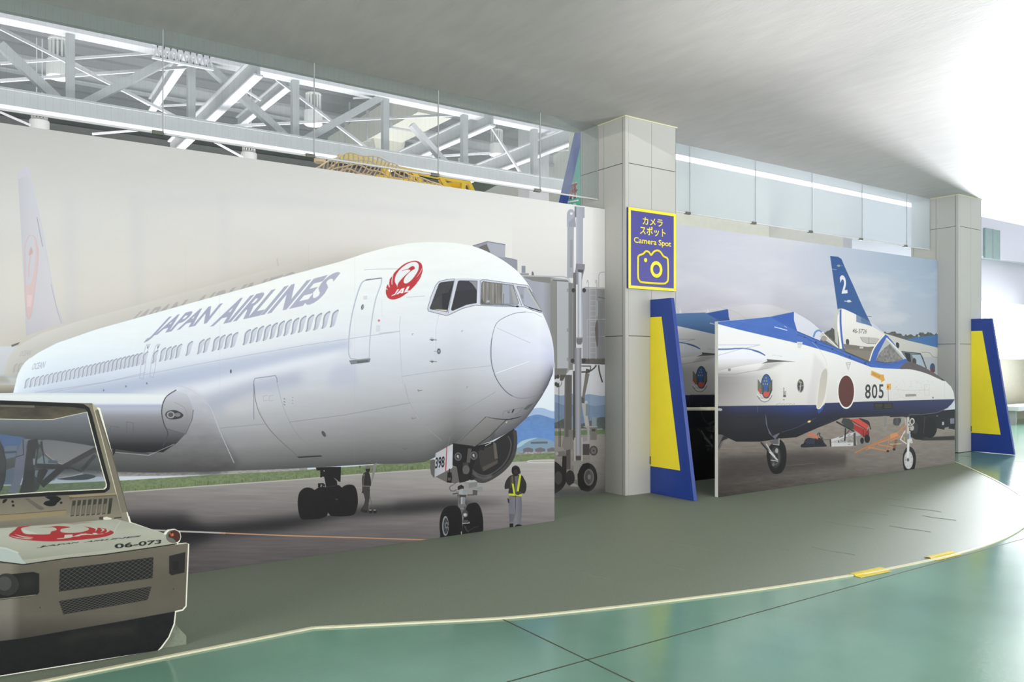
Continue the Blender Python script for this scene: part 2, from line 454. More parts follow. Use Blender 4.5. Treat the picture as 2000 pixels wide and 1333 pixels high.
# purlins of the roof
for k, (y, lab) in enumerate(((19, 'nearest of the roof purlins along the hall'), (24.5, 'middle roof purlin along the hall'), (31, 'farthest roof purlin along the hall'))):
    r = MB().box(-8, 18.8, y - .02, y + .02, 9.1, 9.56).box(-8, 18.8, y - .12, y + .12, 9.06, 9.1).obj('roof_purlin', m_steel2)
    tag(r, lab, 'purlin', 'roof purlins of the hall')
# thin tie rods
rods = [((0, 55), (410, 262), 14.4), ((0, 158), (412, 128), 14.6), ((0, 124), (302, 103), 17), ((146, 124), (292, 205), 17), ((539, 154), (745, 311), 14.4), ((398, 249), (852, 226), 14.6), ((852, 226), (962, 222), 14.6), ((956, 242), (1026, 353), 14.5), ((790, 309), (958, 299), 14.8), ((405, 130), (510, 196), 18), ((300, 208), (520, 196), 20), ((690, 192), (760, 187), 20), ((1060, 296), (1126, 292), 18), ((0, 219), (60, 245), 22), ((180, 262), (300, 252), 20), ((415, 275), (475, 308), 20), ((880, 235), (1000, 262), 24)]
rlab = ['long tie rod falling across the leftmost lit lamp', 'long nearly level tie rod below the leftmost lit lamp', 'upper level tie rod at the far left', 'short tie rod falling right of the leftmost lit lamp', 'long tie rod falling in front of the middle lit lamp', 'long level tie rod running to the middle lit lamp', 'level tie rod right of the middle lit lamp', 'tie rod falling right of the rightmost lit lamp', 'level tie rod left of the rightmost lit lamp', 'tie rod falling beside the broad sloping beam', 'faint level tie rod behind the second post', 'faint short tie rod behind the middle lamp', 'faint level tie rod beside the thick grey column', 'tie rod seen below the glass at the far left', 'level tie rod seen below the glass', 'tie rod below the glass left of the rope net', 'far tie rod behind the right sloping beam']
for (a, b, t), lab in zip(rods, rlab):
    MB().bar(PL(a[0], a[1], t), PL(b[0], b[1], t), .045, .045, up=(0, 1, 0)).obj('tie_rod', m_steel, tr)
# thick column, end wall girts, zigzag bracket
p = PL(1034, 300, 16.5); q = PL(1060, 300, 16.5)
tag(MB().box(p.x, q.x + .2, 16.5, 17.0, 0, 9.56).obj('hall_column', m_steel2), 'thick grey column seen through the glass beside the green sign', 'column')
c = PL(355, 112, 13.7)
zz = MB()
for k in range(9):
    x = c.x - .42 + k * .1
    zz.bar((x, 13.7, c.z - .09), (x + .05, 13.7, c.z + .11), .03, .03).bar((x + .05, 13.7, c.z + .11), (x + .1, 13.7, c.z - .09), .03, .03)
zz.bar((c.x - .45, 13.7, c.z - .1), (c.x + .5, 13.7, c.z - .1), .05, .03).bar((c.x - .45, 13.7, c.z + .12), (c.x + .5, 13.7, c.z + .12), .05, .03)
tag(zz.obj('zigzag_bracket', m_steel), 'white zigzag bracket bolted at the truss above a brace', 'bracket')

# box duct with a drop outlet
m_duct = mat('duct_sheet', (196, 194, 182), rough=0.5, var=0.03)
zd = 7.0
a = PL(668, 296, 24); b = PL(850, 196, 17.5)
dr = empty('air_duct', tuple(a), 'square white air duct running across the hall with a drop outlet', 'duct')
MB().bar(a, b, .95, .75).obj('duct_run', m_duct, dr)
for k in (0.25, 0.5, 0.75):
    e = a.lerp(b, k); f = a.lerp(b, k + .012)
    MB().bar(e, f, 1.05, .85).obj('flange', m_steel2, dr)
for k in (.1, .9):
    e = a.lerp(b, k); MB().bar(e, (e.x, e.y, 9.6), .04, .04).obj('hanger', m_steel2, dr)
e = a.lerp(b, .42)
MB().prism([(e.x - .45, e.y, e.z - .35), (e.x + .55, e.y, e.z - .35), (e.x + .4, e.y, e.z - 1.0), (e.x - .3, e.y, e.z - 1.0)], (0, -.8, 0)).obj('outlet', m_duct, dr)

# high bay lamps
m_lens = mat('lit_lamp_lens', (250, 255, 225), emit=5.0, var=0)
m_lamp = mat('lamp_enamel', (222, 224, 220), rough=0.35, var=0)
def lamp(x, y, z, label):
    r = empty('high_bay_lamp', (x, y, z), label, 'lamp', 'round high bay lamps of the hall')
    MB().lathe([(.19, 0.02), (.215, 0.0), (.22, .02), (.22, .32), (.17, .38), (.05, .39)], (x, y, z)).obj('shade', m_lamp, r, smooth=False)
    MB().lathe([(.17, -.012), (.185, 0.0), (.185, .01)], (x, y, z)).obj('lens', m_lens, r)
    f = MB()
    for k in range(14):
        an = k * math.tau / 14
        px, py = x + .165 * math.cos(an), y + .165 * math.sin(an)
        f.bar((px, py, z + .34), (px, py, z + .74), .035, .02)
    f.lathe([(.19, .72), (.19, .75), (.02, .76)], (x, y, z))
    f.obj('cooling_cage', m_lamp, r)
    MB().lathe([(.08, .36), (.08, .7)], (x, y, z), 12).obj('ballast', m_steel2, r)
    MB().bar((x - .06, y, z + .74), (x - .06, y, 9.62), .025, .025).bar((x + .06, y, z + .74), (x + .06, y, 9.62), .025, .025).obj('hanger', m_steel, r)
for (u, v, t), lab in zip(((115, 152, 17.8), (612, 244, 18.6), (970, 303, 20.0), (77, 262, 23), (486, 322, 23), (905, 352, 24)), ('leftmost lit high bay lamp seen through the glass', 'middle lit high bay lamp with a hanger rod in front', 'rightmost lit high bay lamp near the green sign', 'lamp cage peeping over the mural below the glass at far left', 'lamp cage peeping over the mural left of the rope net', 'faint far lamp low behind the right sloping beam')):
    p = PL(u, v, t); lamp(p.x, p.y, p.z, lab)

# yellow lattice rail and rope net just behind the mural
m_yel = mat('yellow_paint', (232, 196, 66), rough=0.4)
yr = empty('lattice_rail', tuple(PL(790, 345, 9.3)), 'yellow lattice rail peeping over the airliner mural', 'rail')
def yb(a, b, w, name, t=9.3, t2=None):
    MB().bar(PL(a[0], a[1], t), PL(b[0], b[1], t2 or t), w, w, up=(0, 1, 0)).obj(name, m_yel, yr)
yb((660, 306), (915, 357), .055, 'top_rail'); yb((735, 345), (880, 368), .05, 'bottom_rail'); yb((914, 355), (925, 378), .05, 'end_post')
for a, b in (((748, 327), (760, 347)), ((806, 337), (820, 356)), ((860, 349), (872, 366))): yb(a, b, .06, 'strut')
yb((662, 307), (690, 303), .05, 'end_rail'); yb((690, 303), (756, 322), .04, 'end_rail', 9.6)
MB().prism([PL(870, 358, 9.4), PL(905, 352, 9.4), PL(905, 372, 9.4), PL(880, 372, 9.4)], (0, .03, 0)).obj('gusset', m_yel, yr)

MB().box(PL(800, 345, 9.3).x, PL(800, 345, 9.3).x + .06, 9.27, 9.33, 0, PL(800, 345, 9.3).z).box(PL(900, 345, 9.3).x, PL(900, 345, 9.3).x + .06, 9.27, 9.33, 0, PL(900, 357, 9.3).z).obj('support_post', m_yel, yr)
m_rope = mat('beige_rope', (226, 200, 166), rough=0.9, var=0.1, scale=60)
def nz(x): return 3.60 + .24 * math.exp(-((x - 3.62) / .33) ** 2) + .25 * math.exp(-((x - 4.15) / .42) ** 2) + 0.06 * math.exp(-((x - 4.75) / .2) ** 2)
nm = MB()
xs = np.arange(3.05, 5.15, .055)
def npnt(x, j):
    top = nz(x)
    yy = 8.6 + .25 * math.sin(j * .35) + .04 * math.sin(x * 9 + j)
    return Vector((x + .03 * math.sin(j * .9), yy - .1 * j * .1, top - .055 * j + .012 * math.sin(x * 21 + j * 2)))
for j in range(10):
    nm.tube([npnt(x, j) for x in xs], .009, 5)
for x in xs:
    nm.tube([npnt(x, j * .5) for j in range(19)], .009, 5)
net = nm.obj('rope_net', m_rope)
MB().box(3.9, 3.98, 8.55, 8.63, 0, 3.6).obj('support_pole', m_steel2, net)
tag(net, 'beige knotted rope net heaped behind the top of the airliner mural', 'net')
tag(MB().tube([PL(625, 318, 8.9), PL(625, 308, 8.9)], .07, 12).obj('rope_roll', m_rope), 'short beige roll lying on top of the rope net', 'roll')

# green sign with a blue pole
m_green = mat('mint_sign_paint', (92, 186, 158), rough=0.5); m_blue = mat('blue_paint', (38, 66, 148), rough=0.35, var=0.03); m_yelsign = mat('sign_yellow', (250, 232, 48), rough=0.4, var=0.02)
m_red = mat('red_letter', (178, 44, 40), rough=0.5, var=0); m_white = mat('white_letter', (238, 240, 238), rough=0.5, var=0)
TS = 8.3
gs = empty('slanted_sign', tuple(PL(1128, 340, TS)), 'mint green sign with red lettering and a slanted blue edge post', 'sign')
MB().prism([PL(1130, 272, TS), PL(1240, 272, TS), PL(1240, 430, TS), PL(1098, 430, TS)], (0, .04, 0)).obj('sign_board', m_green, gs)
MB().bar(PL(1131, 258, TS - .06), PL(1131, 258, TS - .06).lerp(PL(1090, 440, TS - .06), 4.05), .085, .08, up=(0, 1, 0)).obj('edge_post', m_blue, gs)
col = lambda x, y: (x / 6.0577 + 1080, y / 6.0577 + 200)
def stk(pts, w, m_, dy, nm_):
    for i, (a, b) in enumerate(zip(pts[:-1], pts[1:])):
        pass
    q = MB()
    for a, b in zip(pts[:-1], pts[1:]):
        q.bar(PL(*col(*a), TS - dy), PL(*col(*b), TS - dy), w, .01, up=(0, 1, 0))
    q.obj(nm_, m_, gs)
for w, m_, dy, nm_ in ((.055, m_white, .006, 'letter_outline'), (.026, m_red, .014, 'lettering')):
    stk([(200, 990), (285, 965)], w, m_, dy, nm_); stk([(228, 985), (228, 1060), (212, 1140)], w, m_, dy, nm_)
    stk([(196, 1060), (290, 1040)], w, m_, dy, nm_); stk([(262, 972), (262, 1130)], w, m_, dy, nm_)
stk([(130, 1188), (300, 1160)], .02, m_white, .006, 'rule_line')
stk([(180, 1240), (180, 1215), (215, 1212), (215, 1240)], .018, m_white, .006, 'small_letter')
stk([(240, 1235), (240, 1208), (268, 1206), (268, 1235)], .018, m_white, .006, 'small_letter')

# ------------------------------------------------------------------ right end: far wall with its window
TF = 9.4
m_far = mat('far_wall_sheet', (190, 186, 162), rough=0.8, var=0.03)
m_farw = mat('far_wall_upper', (206, 206, 214), rough=0.8, var=0.01)
x0 = 14.9
zwt, zwb = 2.95, 1.56
struct(MB().box(x0, 32, TF, TF + .2, 0, zwb).obj('wall_1', m_far))
struct(MB().box(x0, 32, TF, TF + .2, zwt, 3.98).obj('wall_2', m_farw))
struct(MB().box(x0, 32, TF - .25, TF + .2, 3.98, 5.2).obj('wall_3', m_farw))
m_sky = mat('bright_window_light', (255, 255, 255), emit=5.0, var=0)
struct(MB().box(x0, 32, TF + .25, TF + .27, zwb, zwt).obj('window_1', m_sky))
fr = MB().box(x0, 32, TF - .02, TF + .05, zwb - .03, zwb + .02)
for k in range(12): fr.box(x0 + k * 1.4, x0 + .05 + k * 1.4, TF, TF + .05, zwb, zwt)
struct(fr.obj('trim_5', m_steel))
p, q = PL(1922, 437, TF - .27), PL(1951, 508, TF - .27)
lv = empty('shuttered_hatch', tuple(p), 'small grey green double hatch high on the far right wall', 'hatch')
m_hatch = mat('grey_green_hatch', (132, 154, 150), rough=0.6)
xm = (p.x + q.x) / 2
MB().box(p.x, xm - .01, TF - .30, TF - .255, q.z, p.z - .1).obj('door', m_hatch, lv)
MB().box(xm + .01, q.x, TF - .30, TF - .255, q.z, p.z - .1).obj('door', m_hatch, lv)
# white bench by the far wall
bx = PL(1964, 835, 9.0)
bn = empty('white_bench', (bx.x, 8.9, 0), 'low white topped bench against the far right wall', 'bench')
MB().box(bx.x - .4, bx.x + 3, 8.55, 9.2, .32, .42).obj('bench_top', m_steel, bn)
for x in (bx.x - .3, bx.x + 2.8): MB().box(x, x + .06, 8.65, 9.1, 0, .32).obj('leg', m_steel2, bn)
# ------------------------------------------------------------------ printing engine
# The murals are flat printed boards.  Each print is drawn here from outlines into a texture of its board.
def Zc(x0, y0, s):
    return lambda *pts: [(x0 + x / s, y0 + y / s) for x, y in pts]

def ell(cx, cy, rx, ry, rot=0.0, n=28, a0=0.0, a1=360.0):
    r = math.radians(rot); c, s_ = math.cos(r), math.sin(r)
    out = []
    for k in range(n + (0 if a1 - a0 >= 360 else 1)):
        a = math.radians(a0 + (a1 - a0) * k / n)
        x, y = rx * math.cos(a), ry * math.sin(a)
        out.append((cx + x * c - y * s_, cy + x * s_ + y * c))
    return out

def spl(pts, closed=False, n=5):
    out = []; N = len(pts)
    rng = range(N) if closed else range(N - 1)
    for i in rng:
        if closed: p0, p1, p2, p3 = pts[i - 1], pts[i], pts[(i + 1) % N], pts[(i + 2) % N]
        else: p0, p1, p2, p3 = pts[max(i - 1, 0)], pts[i], pts[i + 1], pts[min(i + 2, N - 1)]
        for k in range(n):
            t = k / n
            out.append(tuple(0.5 * (2 * p1[j] + (-p0[j] + p2[j]) * t + (2 * p0[j] - 5 * p1[j] + 4 * p2[j] - p3[j]) * t * t + (-p0[j] + 3 * p1[j] - 3 * p2[j] + p3[j]) * t ** 3) for j in (0, 1)))
    if not closed: out.append(pts[-1])
    return out

def vnoise(U, V, seed=0, octaves=4):
    """smooth value noise, about 0..1"""
    out = np.zeros_like(U); amp = 1.0; tot = 0.0
    for k in range(octaves):
        xi = np.floor(U).astype(np.int64); yi = np.floor(V).astype(np.int64)
        fx = U - xi; fy = V - yi
        fx = fx * fx * (3 - 2 * fx); fy = fy * fy * (3 - 2 * fy)
        def h(a, b):
            n = (a * 374761393 + b * 668265263 + (seed + k) * 974634777) & 0xffffffff
            n = ((n ^ (n >> 13)) * 1274126177) & 0xffffffff
            return ((n ^ (n >> 16)) & 0xffff) / 65535.0
        v = (h(xi, yi) * (1 - fx) + h(xi + 1, yi) * fx) * (1 - fy) + (h(xi, yi + 1) * (1 - fx) + h(xi + 1, yi + 1) * fx) * fy
        out += v * amp; tot += amp; amp *= 0.5; U = U * 2.03 + 11.3; V = V * 2.03 + 5.7
    return out / tot

class Print:
    def __init__(s, t, x0, x1, z0, z1, ppm):
        s.t, s.x0, s.x1, s.z0, s.z1, s.ppm = t, x0, x1, z0, z1, ppm
        s.W = int((x1 - x0) * ppm); s.H = int((z1 - z0) * ppm)
        s.C = np.ones((s.H, s.W, 3), np.float32) * 200
        s.setmap(t, 0, 0)
    def setmap(s, t, dx, dz, alpha=1.0, tint=None):
        """outlines given in picture coordinates of the plane t, shifted on the board by dx,dz metres"""
        s.mt, s.dx, s.dz, s.alpha, s.tint = t, dx, dz, alpha, tint
        X = s.x0 + (np.arange(s.W) + 0.5) / s.ppm - dx
        Z = s.z0 + (np.arange(s.H) + 0.5) / s.ppm - dz
        w = FP * (X * SA - t * CA) / (t * SA + X * CA)
        d = SA * FP - CA * w
        s.U = np.repeat((w + 1000.0)[None, :], s.H, 0).astype(np.float32)
        s.V = (HOR - (Z[:, None] - HC) * (d / t)[None, :]).astype(np.float32)
    def px(s, p):
        p = np.asarray(p, np.float64)
        w = p[:, 0] - 1000.0; d = SA * FP - CA * w
        X = s.mt * (CA * FP + SA * w) / d + s.dx; Z = HC + (HOR - p[:, 1]) * s.mt / d + s.dz
        return np.stack([(X - s.x0) * s.ppm, (Z - s.z0) * s.ppm], 1)
    def cover(s, rings, pad=0, orient=False):
        R = []
        for r in rings:
            q = s.px(r)
            if orient:
                a = np.sum(q[:, 0] * np.roll(q[:, 1], -1) - q[:, 1] * np.roll(q[:, 0], -1))
                if a < 0: q = q[::-1]
            R.append(q)
        allp = np.concatenate(R)
        bx0 = max(0, int(math.floor(allp[:, 0].min())) - pad); bx1 = min(s.W, int(math.ceil(allp[:, 0].max())) + 1 + pad)
        by0 = max(0, int(math.floor(allp[:, 1].min())) - pad); by1 = min(s.H, int(math.ceil(allp[:, 1].max())) + 1 + pad)
        if bx0 >= bx1 or by0 >= by1: return None
        h, w = by1 - by0, bx1 - bx0
        SS = 4
        D = np.zeros((h * SS, w + 2))
        for q in R:
            a = q; b = np.roll(q, -1, 0)
            ya = (a[:, 1] - by0) * SS - 0.5; yb = (b[:, 1] - by0) * SS - 0.5
            lo = np.ceil(np.minimum(ya, yb)).astype(int); hi = np.ceil(np.maximum(ya, yb)).astype(int)
            lo = np.clip(lo, 0, h * SS); hi = np.clip(hi, 0, h * SS)
            cnt = hi - lo
            idx = np.repeat(np.arange(len(a)), cnt)
            if len(idx) == 0: continue
            start = np.cumsum(cnt) - cnt
            row = np.arange(len(idx)) - np.repeat(start, cnt) + np.repeat(lo, cnt)
            f = (row - ya[idx]) / (yb[idx] - ya[idx])
            x = np.clip(a[idx, 0] + (b[idx, 0] - a[idx, 0]) * f - bx0, 0, w - 1e-3)
            sg = np.where(yb[idx] > ya[idx], 1.0, -1.0)
            i = x.astype(int); fr = x - i
            np.add.at(D, (row, i), sg * (1 - fr)); np.add.at(D, (row, i + 1), sg * fr)
        M = np.clip(np.abs(np.cumsum(D, 1)), 0, 1)[:, :w]
        M = M.reshape(h, SS, w).mean(1)
        return bx0, bx1, by0, by1, M
    def fill(s, rings, color, alpha=1.0, blur=0, clip=None, orient=False):
        if rings and not isinstance(rings[0][0], (tuple, list)): rings = [rings]
        r = blur * s.ppm / 300.0
        pad = int(3 * r) + 1 if blur else 0
        c = s.cover(rings, pad, orient)
        if c is None: return
        x0, x1, y0, y1, M = c
        if blur:
            k = max(1, int(round(r)))
            for _ in range(3):
                for ax in (0, 1):
                    P = np.pad(M, [(k + 1, k) if ax == 0 else (0, 0), (k + 1, k) if ax == 1 else (0, 0)])
                    S = np.cumsum(P, ax)
                    M = (S[2 * k + 1:, :] - S[:-2 * k - 1, :])[:M.shape[0]] / (2 * k + 1) if ax == 0 else (S[:, 2 * k + 1:] - S[:, :-2 * k - 1])[:, :M.shape[1]] / (2 * k + 1)
        if clip is not None:
            cc = s.cover([clip] if not isinstance(clip[0][0], (tuple, list)) else clip, 0)
            if cc is None: return
            full = np.zeros((s.H, s.W), np.float32); full[cc[2]:cc[3], cc[0]:cc[1]] = cc[4]
            M = M * full[y0:y1, x0:x1]
        U, V = s.U[y0:y1, x0:x1], s.V[y0:y1, x0:x1]
        col = color(U, V) if callable(color) else np.array(color, np.float32)
        if s.tint is not None: col = s.tint(np.asarray(col, np.float32))
        m = (M * alpha * s.alpha)[..., None].astype(np.float32)
        s.C[y0:y1, x0:x1] = s.C[y0:y1, x0:x1] * (1 - m) + np.asarray(col, np.float32) * m
    def line(s, pts, w, color, alpha=1.0, blur=0, w2=None, clip=None):
        rings = []; n = len(pts)
        for i in range(n - 1):
            (x0, y0), (x1, y1) = pts[i], pts[i + 1]
            L = math.hypot(x1 - x0, y1 - y0) or 1e-6
            wa = w if w2 is None else w + (w2 - w) * i / max(1, n - 1)
            wb = w if w2 is None else w + (w2 - w) * (i + 1) / max(1, n - 1)
            nx, ny = -(y1 - y0) / L, (x1 - x0) / L
            rings.append([(x0 + nx * wa / 2, y0 + ny * wa / 2), (x1 + nx * wb / 2, y1 + ny * wb / 2), (x1 - nx * wb / 2, y1 - ny * wb / 2), (x0 - nx * wa / 2, y0 - ny * wa / 2)])
            if i: rings.append(ell(x0, y0, wa / 2, wa / 2, n=8))
        s.fill(rings, color, alpha, blur, clip, orient=True)
    def text(s, body, quad, color, alpha=1.0, bold=0.0, blur=0, space=1.0, color_fn=None):
        """letters laid into a quadrilateral: bottom left, bottom right, top right, top left"""
        T, w, h, x0, y0 = glyphs(body, bold, space)
        src = [(x0, y0), (x0 + w, y0), (x0 + w, y0 + h), (x0, y0 + h)]
        A = []; B = []
        for (x, y), (u, v) in zip(src, quad):
            A += [[x, y, 1, 0, 0, 0, -u * x, -u * y], [0, 0, 0, x, y, 1, -v * x, -v * y]]; B += [u, v]
        Hm = np.append(np.linalg.solve(np.array(A), np.array(B)), 1).reshape(3, 3)
        rings = []
        for tri in T:
            q = np.c_[tri, np.ones(3)] @ Hm.T
            rings.append([tuple(p) for p in (q[:, :2] / q[:, 2:])])
        s.fill(rings, color, alpha, blur, orient=True)
    def image(s, name):
        im = bpy.data.images.new(name, s.W, s.H, alpha=False)
        a = np.ones((s.H, s.W, 4), np.float32)
        a[..., :3] = np.clip(s.C / 255.0, 0, 1)
        im.pixels.foreach_set(a.ravel())
        im.update(); im.pack()
        return im

_gc = {}
def glyphs(body, bold=0.0, space=1.0):
    key = (body, bold, space)
    if key in _gc: return _gc[key]
    cu = bpy.data.curves.new('tmp', 'FONT'); cu.body = body; cu.offset = bold; cu.space_character = space
    cu.resolution_u = 4
    o = bpy.data.objects.new('tmp', cu); COL.objects.link(o)
    bpy.context.view_layer.update()
    me = o.to_mesh(); me.calc_loop_triangles()
    V = np.array([v.co[:2] for v in me.vertices])
    T = [V[list(t.vertices)] for t in me.loop_triangles]
    o.to_mesh_clear(); bpy.data.objects.remove(o); bpy.data.curves.remove(cu)
    r = (T, np.ptp(V[:, 0]), np.ptp(V[:, 1]), V[:, 0].min(), V[:, 1].min())
    _gc[key] = r
    return r

def vg(*stops):
    """colour by picture height"""
    ys = [a for a, c in stops]; cs = np.array([c for a, c in stops], float)
    return lambda U, V: np.stack([np.interp(V, ys, cs[:, k]) for k in range(3)], -1)
def hg(*stops):
    ys = [a for a, c in stops]; cs = np.array([c for a, c in stops], float)
    return lambda U, V: np.stack([np.interp(U, ys, cs[:, k]) for k in range(3)], -1)
def noisy(base, amp, su, sv, seed=1, oct_=4):
    def f(U, V):
        c = base(U, V) if callable(base) else np.broadcast_to(np.array(base, float), U.shape + (3,))
        return c + ((vnoise(U / su, V / sv, seed, oct_) - 0.5) * 2 * amp)[..., None]
    return f

def print_material(name, pr):
    im = pr.image(name)
    m = bpy.data.materials.new(name); m.use_nodes = True
    nt = m.node_tree; b = nt.nodes['Principled BSDF']
    t = nt.nodes.new('ShaderNodeTexImage'); t.image = im; t.extension = 'EXTEND'
    uv = nt.nodes.new('ShaderNodeUVMap'); uv.uv_map = 'UVMap'
    nt.links.new(uv.outputs[0], t.inputs[0])
    nt.links.new(t.outputs[0], b.inputs['Base Color'])
    n = nt.nodes.new('ShaderNodeTexNoise'); n.inputs['Scale'].default_value = 90
    tc = nt.nodes.new('ShaderNodeTexCoord'); nt.links.new(tc.outputs['Object'], n.inputs['Vector'])
    bp = nt.nodes.new('ShaderNodeBump'); bp.inputs['Strength'].default_value = 0.06; bp.inputs['Distance'].default_value = 0.01
    nt.links.new(n.outputs['Fac'], bp.inputs['Height']); nt.links.new(bp.outputs[0], b.inputs['Normal'])
    b.inputs['Roughness'].default_value = 0.5
    b.inputs['Specular IOR Level'].default_value = 0.25
    return m

def board(name, rings, pr, mname, thick, edge_mat, z_floor=0.007):
    """a flat board cut along outlines (picture coordinates of its own plane, or Vectors); first ring outside, others holes"""
    t = pr.t
    bm = bmesh.new(); edges = []
    for r in rings:
        vs = []
        for p in r:
            q = p if isinstance(p, Vector) else PL(p[0], p[1], t)
            q = Vector((q.x, t, max(q.z, z_floor)))
            if not vs or (vs[-1].co - q).length > 1e-4: vs.append(bm.verts.new(q))
        edges += [bm.edges.new((vs[i], vs[(i + 1) % len(vs)])) for i in range(len(vs))]
    bmesh.ops.triangle_fill(bm, use_beauty=True, use_dissolve=False, edges=edges)
    bm.normal_update()
    for f in bm.faces:
        if f.normal.y > 0: f.normal_flip()
    front = bm.faces[:]
    g = bmesh.ops.extrude_face_region(bm, geom=front, use_keep_orig=True)
    nv = [e for e in g['geom'] if isinstance(e, bmesh.types.BMVert)]
    for v in nv: v.co.y += thick
    # after the extrusion 'front' keeps the printed side
    uvl = bm.loops.layers.uv.new('UVMap')
    bm.normal_update()
    bmesh.ops.recalc_face_normals(bm, faces=bm.faces[:])
    for f in bm.faces:
        f.material_index = 0 if f.normal.y < -0.5 and f.calc_center_median().y < t + thick * .3 else 1
        for l in f.loops:
            l[uvl].uv = ((l.vert.co.x - pr.x0) / (pr.x1 - pr.x0), (l.vert.co.z - pr.z0) / (pr.z1 - pr.z0))
    me = bpy.data.meshes.new(name); bm.to_mesh(me); bm.free()
    me.materials.append(print_material(mname, pr)); me.materials.append(edge_mat)
    o = bpy.data.objects.new(name, me); COL.objects.link(o)
    return o
# ------------------------------------------------------------------ print 1: the airliner
Z1 = Zc(0, 760, 2.326); Z2 = Zc(0, 280, 2.6667); Z3 = Zc(400, 400, 3.332); Z4 = Zc(740, 420, 3.332)
Z5 = Zc(400, 750, 3.332); Z6 = Zc(800, 750, 3.809); Z7 = Zc(1030, 380, 3.92); B7 = Zc(200, 500, 4.444)
B8 = Zc(0, 750, 5.331); C1_ = Zc(740, 500, 13.33); C2_ = Zc(820, 530, 7.692); C3_ = Zc(840, 830, 5.795)
C4_ = Zc(560, 880, 8.885); C5_ = Zc(1060, 680, 4.446); C6_ = Zc(0, 930, 5.4054); C7_ = Zc(1360, 680, 5.127); C8_ = Zc(1560, 800, 6.4516)

TOPL = [(26, 768), (31, 748), (36, 730), (49, 708), (75, 689), (112, 670), (150, 657), (187, 644), (262, 623), (375, 591.5), (499, 557.5), (550, 542), (610, 526), (670, 509.5), (715, 494.5), (760, 482.5), (799, 475.5), (835, 473), (868, 473.5), (900, 476.5), (923, 481), (950, 491), (977, 505.5), (995, 517.5), (1010, 529.5), (1022, 543), (1034, 559.5), (1049, 588), (1059.6, 612), (1070, 636), (1077.6, 660), (1081.5, 684), (1082.5, 708)]
NOSEB = [(1079, 731), (1070, 753), (1057, 776), (1040, 801), (1028, 817), (1005, 838), (980, 852), (957, 863), (931, 871.5), (915.5, 872), (887, 867.5)]
BELLY = [(870, 880), (847, 895), (829, 903), (800, 906), (730, 907), (610, 914), (520, 918), (400, 922), (300, 924), (215, 922), (100, 915), (-300, 905)]
_tu = [a for a, b in TOPL]; _tv = [b for a, b in TOPL]
_bb = sorted(NOSEB + BELLY); _bu = [a for a, b in _bb]; _bv = [b for a, b in _bb]
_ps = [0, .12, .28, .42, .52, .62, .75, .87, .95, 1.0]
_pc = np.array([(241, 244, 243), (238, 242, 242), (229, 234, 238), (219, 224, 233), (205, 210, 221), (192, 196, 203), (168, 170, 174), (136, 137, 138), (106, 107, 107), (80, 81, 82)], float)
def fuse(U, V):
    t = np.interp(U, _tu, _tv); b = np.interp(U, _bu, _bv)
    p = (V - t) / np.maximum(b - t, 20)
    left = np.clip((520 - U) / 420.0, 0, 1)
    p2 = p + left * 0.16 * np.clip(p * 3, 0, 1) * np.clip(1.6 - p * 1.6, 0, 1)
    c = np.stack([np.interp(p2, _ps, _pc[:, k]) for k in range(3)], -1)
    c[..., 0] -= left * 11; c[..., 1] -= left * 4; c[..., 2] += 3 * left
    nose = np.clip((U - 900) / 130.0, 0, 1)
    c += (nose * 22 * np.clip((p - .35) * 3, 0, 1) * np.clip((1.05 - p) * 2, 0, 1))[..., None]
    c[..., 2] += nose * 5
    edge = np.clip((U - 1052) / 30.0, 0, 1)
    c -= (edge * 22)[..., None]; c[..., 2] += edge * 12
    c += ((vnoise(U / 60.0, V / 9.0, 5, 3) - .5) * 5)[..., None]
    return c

def wheel(p, c, rx, ry, hub=None, dark=(20, 21, 22), hubc=(120, 124, 130), rot=0):
    p.fill(ell(c[0], c[1], rx, ry, rot), dark)
    if hub:
        p.fill(ell(hub[0], hub[1], hub[2], hub[3], rot), hubc)
        p.fill(ell(hub[0], hub[1], hub[2] * .75, hub[3] * .78, rot), (62, 64, 66))
        p.fill(ell(hub[0], hub[1], hub[2] * .35, hub[3] * .35, rot), (130, 132, 134))

